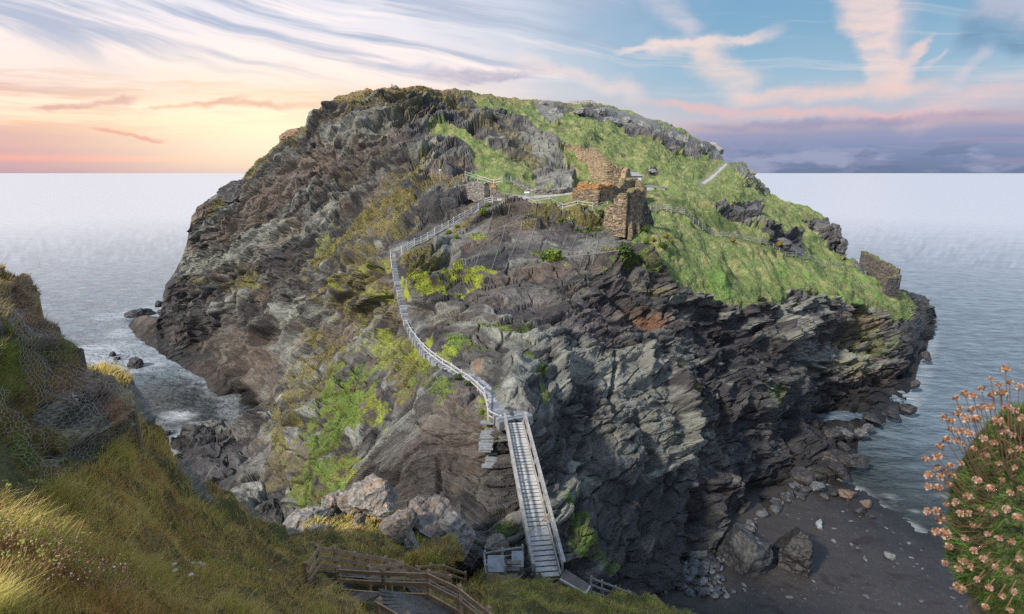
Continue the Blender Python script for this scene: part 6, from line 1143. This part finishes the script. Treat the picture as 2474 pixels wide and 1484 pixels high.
for S, tp_ in ((crag, KT), (land, MT)): S.tp_ = tp_; S.Psm = smooth_grid(S.P, 12); S.nsm = smooth_grid(S.nrm, 20)
hexnet('wire_netting', crag, [(-30, 600), (300, 640), (305, 1050), (240, 1090), (180, 1165), (120, 1010), (60, 900), (0, 800), (-30, 700)], 9.6, .10, .0032, 'hexagonal wire netting draped over the near crag on the left', crag(140, 800), (-60, 320), (560, 1200))
hexnet('wire_netting', crag, [(-30, 905), (40, 930), (120, 1010), (180, 1165), (120, 1190), (60, 1110), (-30, 1040)], 13, .10, .0032, 'looser strip of wire netting hanging among the turf at the left edge', crag(40, 980), (-60, 320), (860, 1220), 4.0)
hexnet('wire_netting', land, [(395, 1098), (430, 1112), (470, 1150), (519, 1185), (524, 1228), (500, 1222), (450, 1195), (410, 1150)], 6.4, .06, .0032, 'small patch of wire netting on the rock at the edge of the grass slope', land(470, 1180), (380, 540), (1080, 1240), 1.0)
ap_ = at(154, 973, 10.2); q_ = np.array(crag(154, 973)); nrm_ = np.array(crag.samp(crag.nsm, 154, 973)); nrm_ /= np.linalg.norm(nrm_); q_ = q_+nrm_*.14; a_ = unit(np.cross([0, 0, 1], nrm_)); b_ = np.cross(nrm_, a_); t = empty('anchor_plate', q_, 'rusty square steel anchor plate bolted over the wire netting', 'plate'); ca, sa = math.cos(.35), math.sin(.35); a_, b_ = a_*ca+b_*sa, b_*ca-a_*sa
mb = MB(); mb.box((0, 0, 0), a_, b_, nrm_, .085, .085, .01); mb.build('plate', plain_mat('pitted steel', (.36, .31, .25), .7, .2, .5, 30), t)
for i, j in ((0, 0), (1, 1), (-1, 1), (1, -1), (-1, -1)): mb = MB(); mb.tube([a_*i*.055+b_*j*.055, a_*i*.055+b_*j*.055+nrm_*.03], .013, 8); mb.build('bolt', M_DARK, t)
# ======================= THRIFT CUSHION close on the right
tc_ = at(2480, 1245, 1.62); th_ = empty('sea_thrift', tc_, 'cushion of sea thrift with dry orange pink flower heads close at the right edge', 'plant'); er = np.array([.165, .20, .34])
n = 16000; d = rng.normal(size=(n, 3)); d /= np.linalg.norm(d, axis=1)[:, None]; k = d[:, 1] < .45; d = d[k]; n = len(d); lump = 1+.10*fbm(d*2.5, 3, .6, 700); Pb = d*er*lump[:, None]; ln = .014+.022*rng.random(n)
gcl = np.array([.11, .20, .04])*(.5+.9*rng.random((n, 1))); bw = sst(-.05, .3, fbm(d*3, 3, .6, 720)-d[:, 2]*.35+.05); gcl = gcl+(np.array([.075, .06, .03])-gcl)*(bw*.75)[:, None]; dirn = d+rng.normal(size=(n, 3))*.55+[0, 0, .35]; dirn /= np.linalg.norm(dirn, axis=1)[:, None]
s_ = np.cross(dirn, [0, -1, .3]); s_ /= np.linalg.norm(s_, axis=1)[:, None]; s_ *= .0013; m_ = Pb+dirn*ln[:, None]*.55; t_ = Pb+dirn*ln[:, None]+[0, 0, .0]; v = np.stack([Pb-s_, Pb+s_, m_+s_, m_-s_, t_], 1).reshape(-1, 3); k = np.arange(n)*5; me = raw_mesh('leaves', v, quads=np.stack([k, k+1, k+2, k+3], -1), tris=np.stack([k+3, k+2, k+4], -1)); set_col(me, 'Col', np.repeat(gcl, 5, 0)); link('leaves', me, M_LEAF, th_)['kind'] = 'stuff'
v, tt = ico(4); lump = 1+.10*fbm(v*2.5, 3, .6, 700); me = raw_mesh('cushion', v*er*lump[:, None]*.985, tris=tt); set_col(me, 'Col', np.array([.05, .065, .022])[None]*(1+.6*fbm(v*9, 3))[:, None]); link('cushion', me, M_BOULDER, th_)
bk = MB(); hb = rock('bank_rock', tc_+[.48, .30, -.45], (.22, .25, .45), 901, (.10, .085, .06), 'dark earth and rock bank carrying the thrift cushion at the right edge', 'rock', n=4)
HEADS = [(2428, 893, 24), (2393, 916, 16), (2438, 925, 18), (2412, 930, 18), (2460, 935, 20), (2308, 962, 18), (2330, 952, 20), (2350, 958, 22), (2370, 940, 20), (2395, 955, 20), (2418, 950, 22), (2318, 985, 18), (2345, 990, 22), (2368, 985, 20), (2390, 985, 22), (2280, 1008, 18), (2298, 1018, 18), (2312, 1000, 18), (2334, 1012, 22), (2358, 1012, 24), (2408, 1018, 30), (2424, 1040, 24), (2445, 1050, 20), (2296, 1038, 16), (2318, 1042, 22), (2340, 1048, 24), (2285, 1062, 20), (2270, 1080, 18), (2310, 1066, 18), (2326, 1072, 16),
  (2236, 1110, 20), (2262, 1104, 22), (2264, 1130, 18), (2295, 1126, 18), (2280, 1140, 16), (2243, 1148, 24), (2272, 1152, 20), (2300, 1150, 22), (2320, 1120, 14), (2242, 1176, 20), (2266, 1178, 18), (2290, 1172, 16), (2240, 1236, 22), (2262, 1234, 20), (2272, 1256, 26), (2260, 1284, 22), (2284, 1290, 26), (2292, 1320, 20), (2286, 1220, 16), (2308, 1214, 20), (2320, 1240, 18), (2338, 1200, 20), (2326, 1355, 22), (2316, 1374, 20), (2282, 1360, 14), (2318, 1420, 26), (2330, 1300, 16), (2352, 1330, 18),
  (2380, 1100, 18), (2412, 1120, 16), (2360, 1160, 20), (2392, 1180, 22), (2420, 1160, 16), (2450, 1130, 16), (2440, 1190, 20), (2370, 1230, 18), (2400, 1240, 20), (2430, 1230, 20), (2458, 1250, 22), (2350, 1270, 16), (2384, 1290, 18), (2412, 1300, 18), (2444, 1310, 20), (2464, 1180, 18), (2376, 1350, 18), (2404, 1370, 18), (2436, 1380, 20), (2460, 1350, 16), (2360, 1400, 16), (2390, 1420, 18), (2420, 1440, 18), (2450, 1430, 18), (2380, 1465, 16), (2440, 1475, 16), (2466, 1010, 20), (2450, 990, 22), (2432, 985, 20), (2400, 1070, 18), (2375, 1060, 20), (2350, 1085, 18), (2460, 1085, 20), (2440, 1090, 16), (2340, 1240, 16), (2345, 1370, 16)]
def head_mesh(seed):
    rg = np.random.default_rng(seed); v, t = ico(2); mb = MB(); mb.add(v*(.62+.12*rg.normal(size=(len(v), 1)))*[1, 1, .8], t=t)
    cols = [np.tile([.34, .17, .09], (len(v), 1))]
    for k in range(34):
        d = rg.normal(size=3); d[2] = abs(d[2])*.8-.2; d /= np.linalg.norm(d); s_ = np.cross(d, rg.normal(size=3)); s_ /= np.linalg.norm(s_); e_ = np.cross(s_, d); b = d*.5; w_ = .30; mb.add([b-s_*w_*.5, b+s_*w_*.5, d*1.0+s_*w_+e_*.2, d*1.08+e_*.25, d*1.0-s_*w_+e_*.2], [(0, 1, 2, 4)], [(4, 2, 3)]); pk_ = rg.random(); cols.append(np.tile(np.array([.31, .17, .09])*(.4+1.1*pk_) if pk_ < .6 else np.array([.55, .42, .35]), (5, 1)))
    me = raw_mesh('flower_head', np.concatenate(mb.v), quads=np.concatenate(mb.q), tris=np.concatenate(mb.t)); set_col(me, 'Col', np.clip(np.concatenate(cols), 0, .8)); me.materials.append(M_LEAF); return me
HM = [head_mesh(k) for k in range(7)]; M_TSTEM = plain_mat('reddish flower stem', (.20, .11, .06), .7)
for i, (xx, yy, s_) in enumerate(HEADS):
    edge = sst(2400, 2290, xx)+sst(1040, 940, yy)*.7; D = 1.62-.20+.10*edge+rng.uniform(-.04, .04)-.05*(xx > 2370); p_ = at(xx, yy, D)-tc_
    o_ = bpy.data.objects.new('flower_head', HM[i % 7]); COL.objects.link(o_); o_.parent = th_; o_.location = p_; r_ = s_*D/F_PX/2*(.92 if xx < 2350 or yy < 1050 else .82); q3 = rng.random(3); o_.scale = (r_*(.75+.4*q3[0]), r_*(.75+.4*q3[1]), r_*(.8+.5*q3[2])); rd_ = Vector(p_).normalized(); o_.rotation_euler = (Vector((rd_.x, rd_.y, rd_.z+.6))).to_track_quat('Z', 'Y').to_euler()
    dd2 = p_/np.linalg.norm(p_/er); base_ = dd2*.93+np.array([.03, 0, -.045]); base_ = base_ if (xx < 2350 or yy < 1050) else p_-dd2/np.linalg.norm(dd2)*.05; mid = (base_+p_)/2+np.array([-.012, 0, -.022]); mb = MB(); mb.tube([base_, mid, p_], .0012, 5); mb.build('stem', M_TSTEM, th_, smooth=True)
cam.dof.use_dof = True; cam.dof.focus_distance = 45; cam.dof.aperture_fstop = 5.0
scene.cycles.use_denoising = False
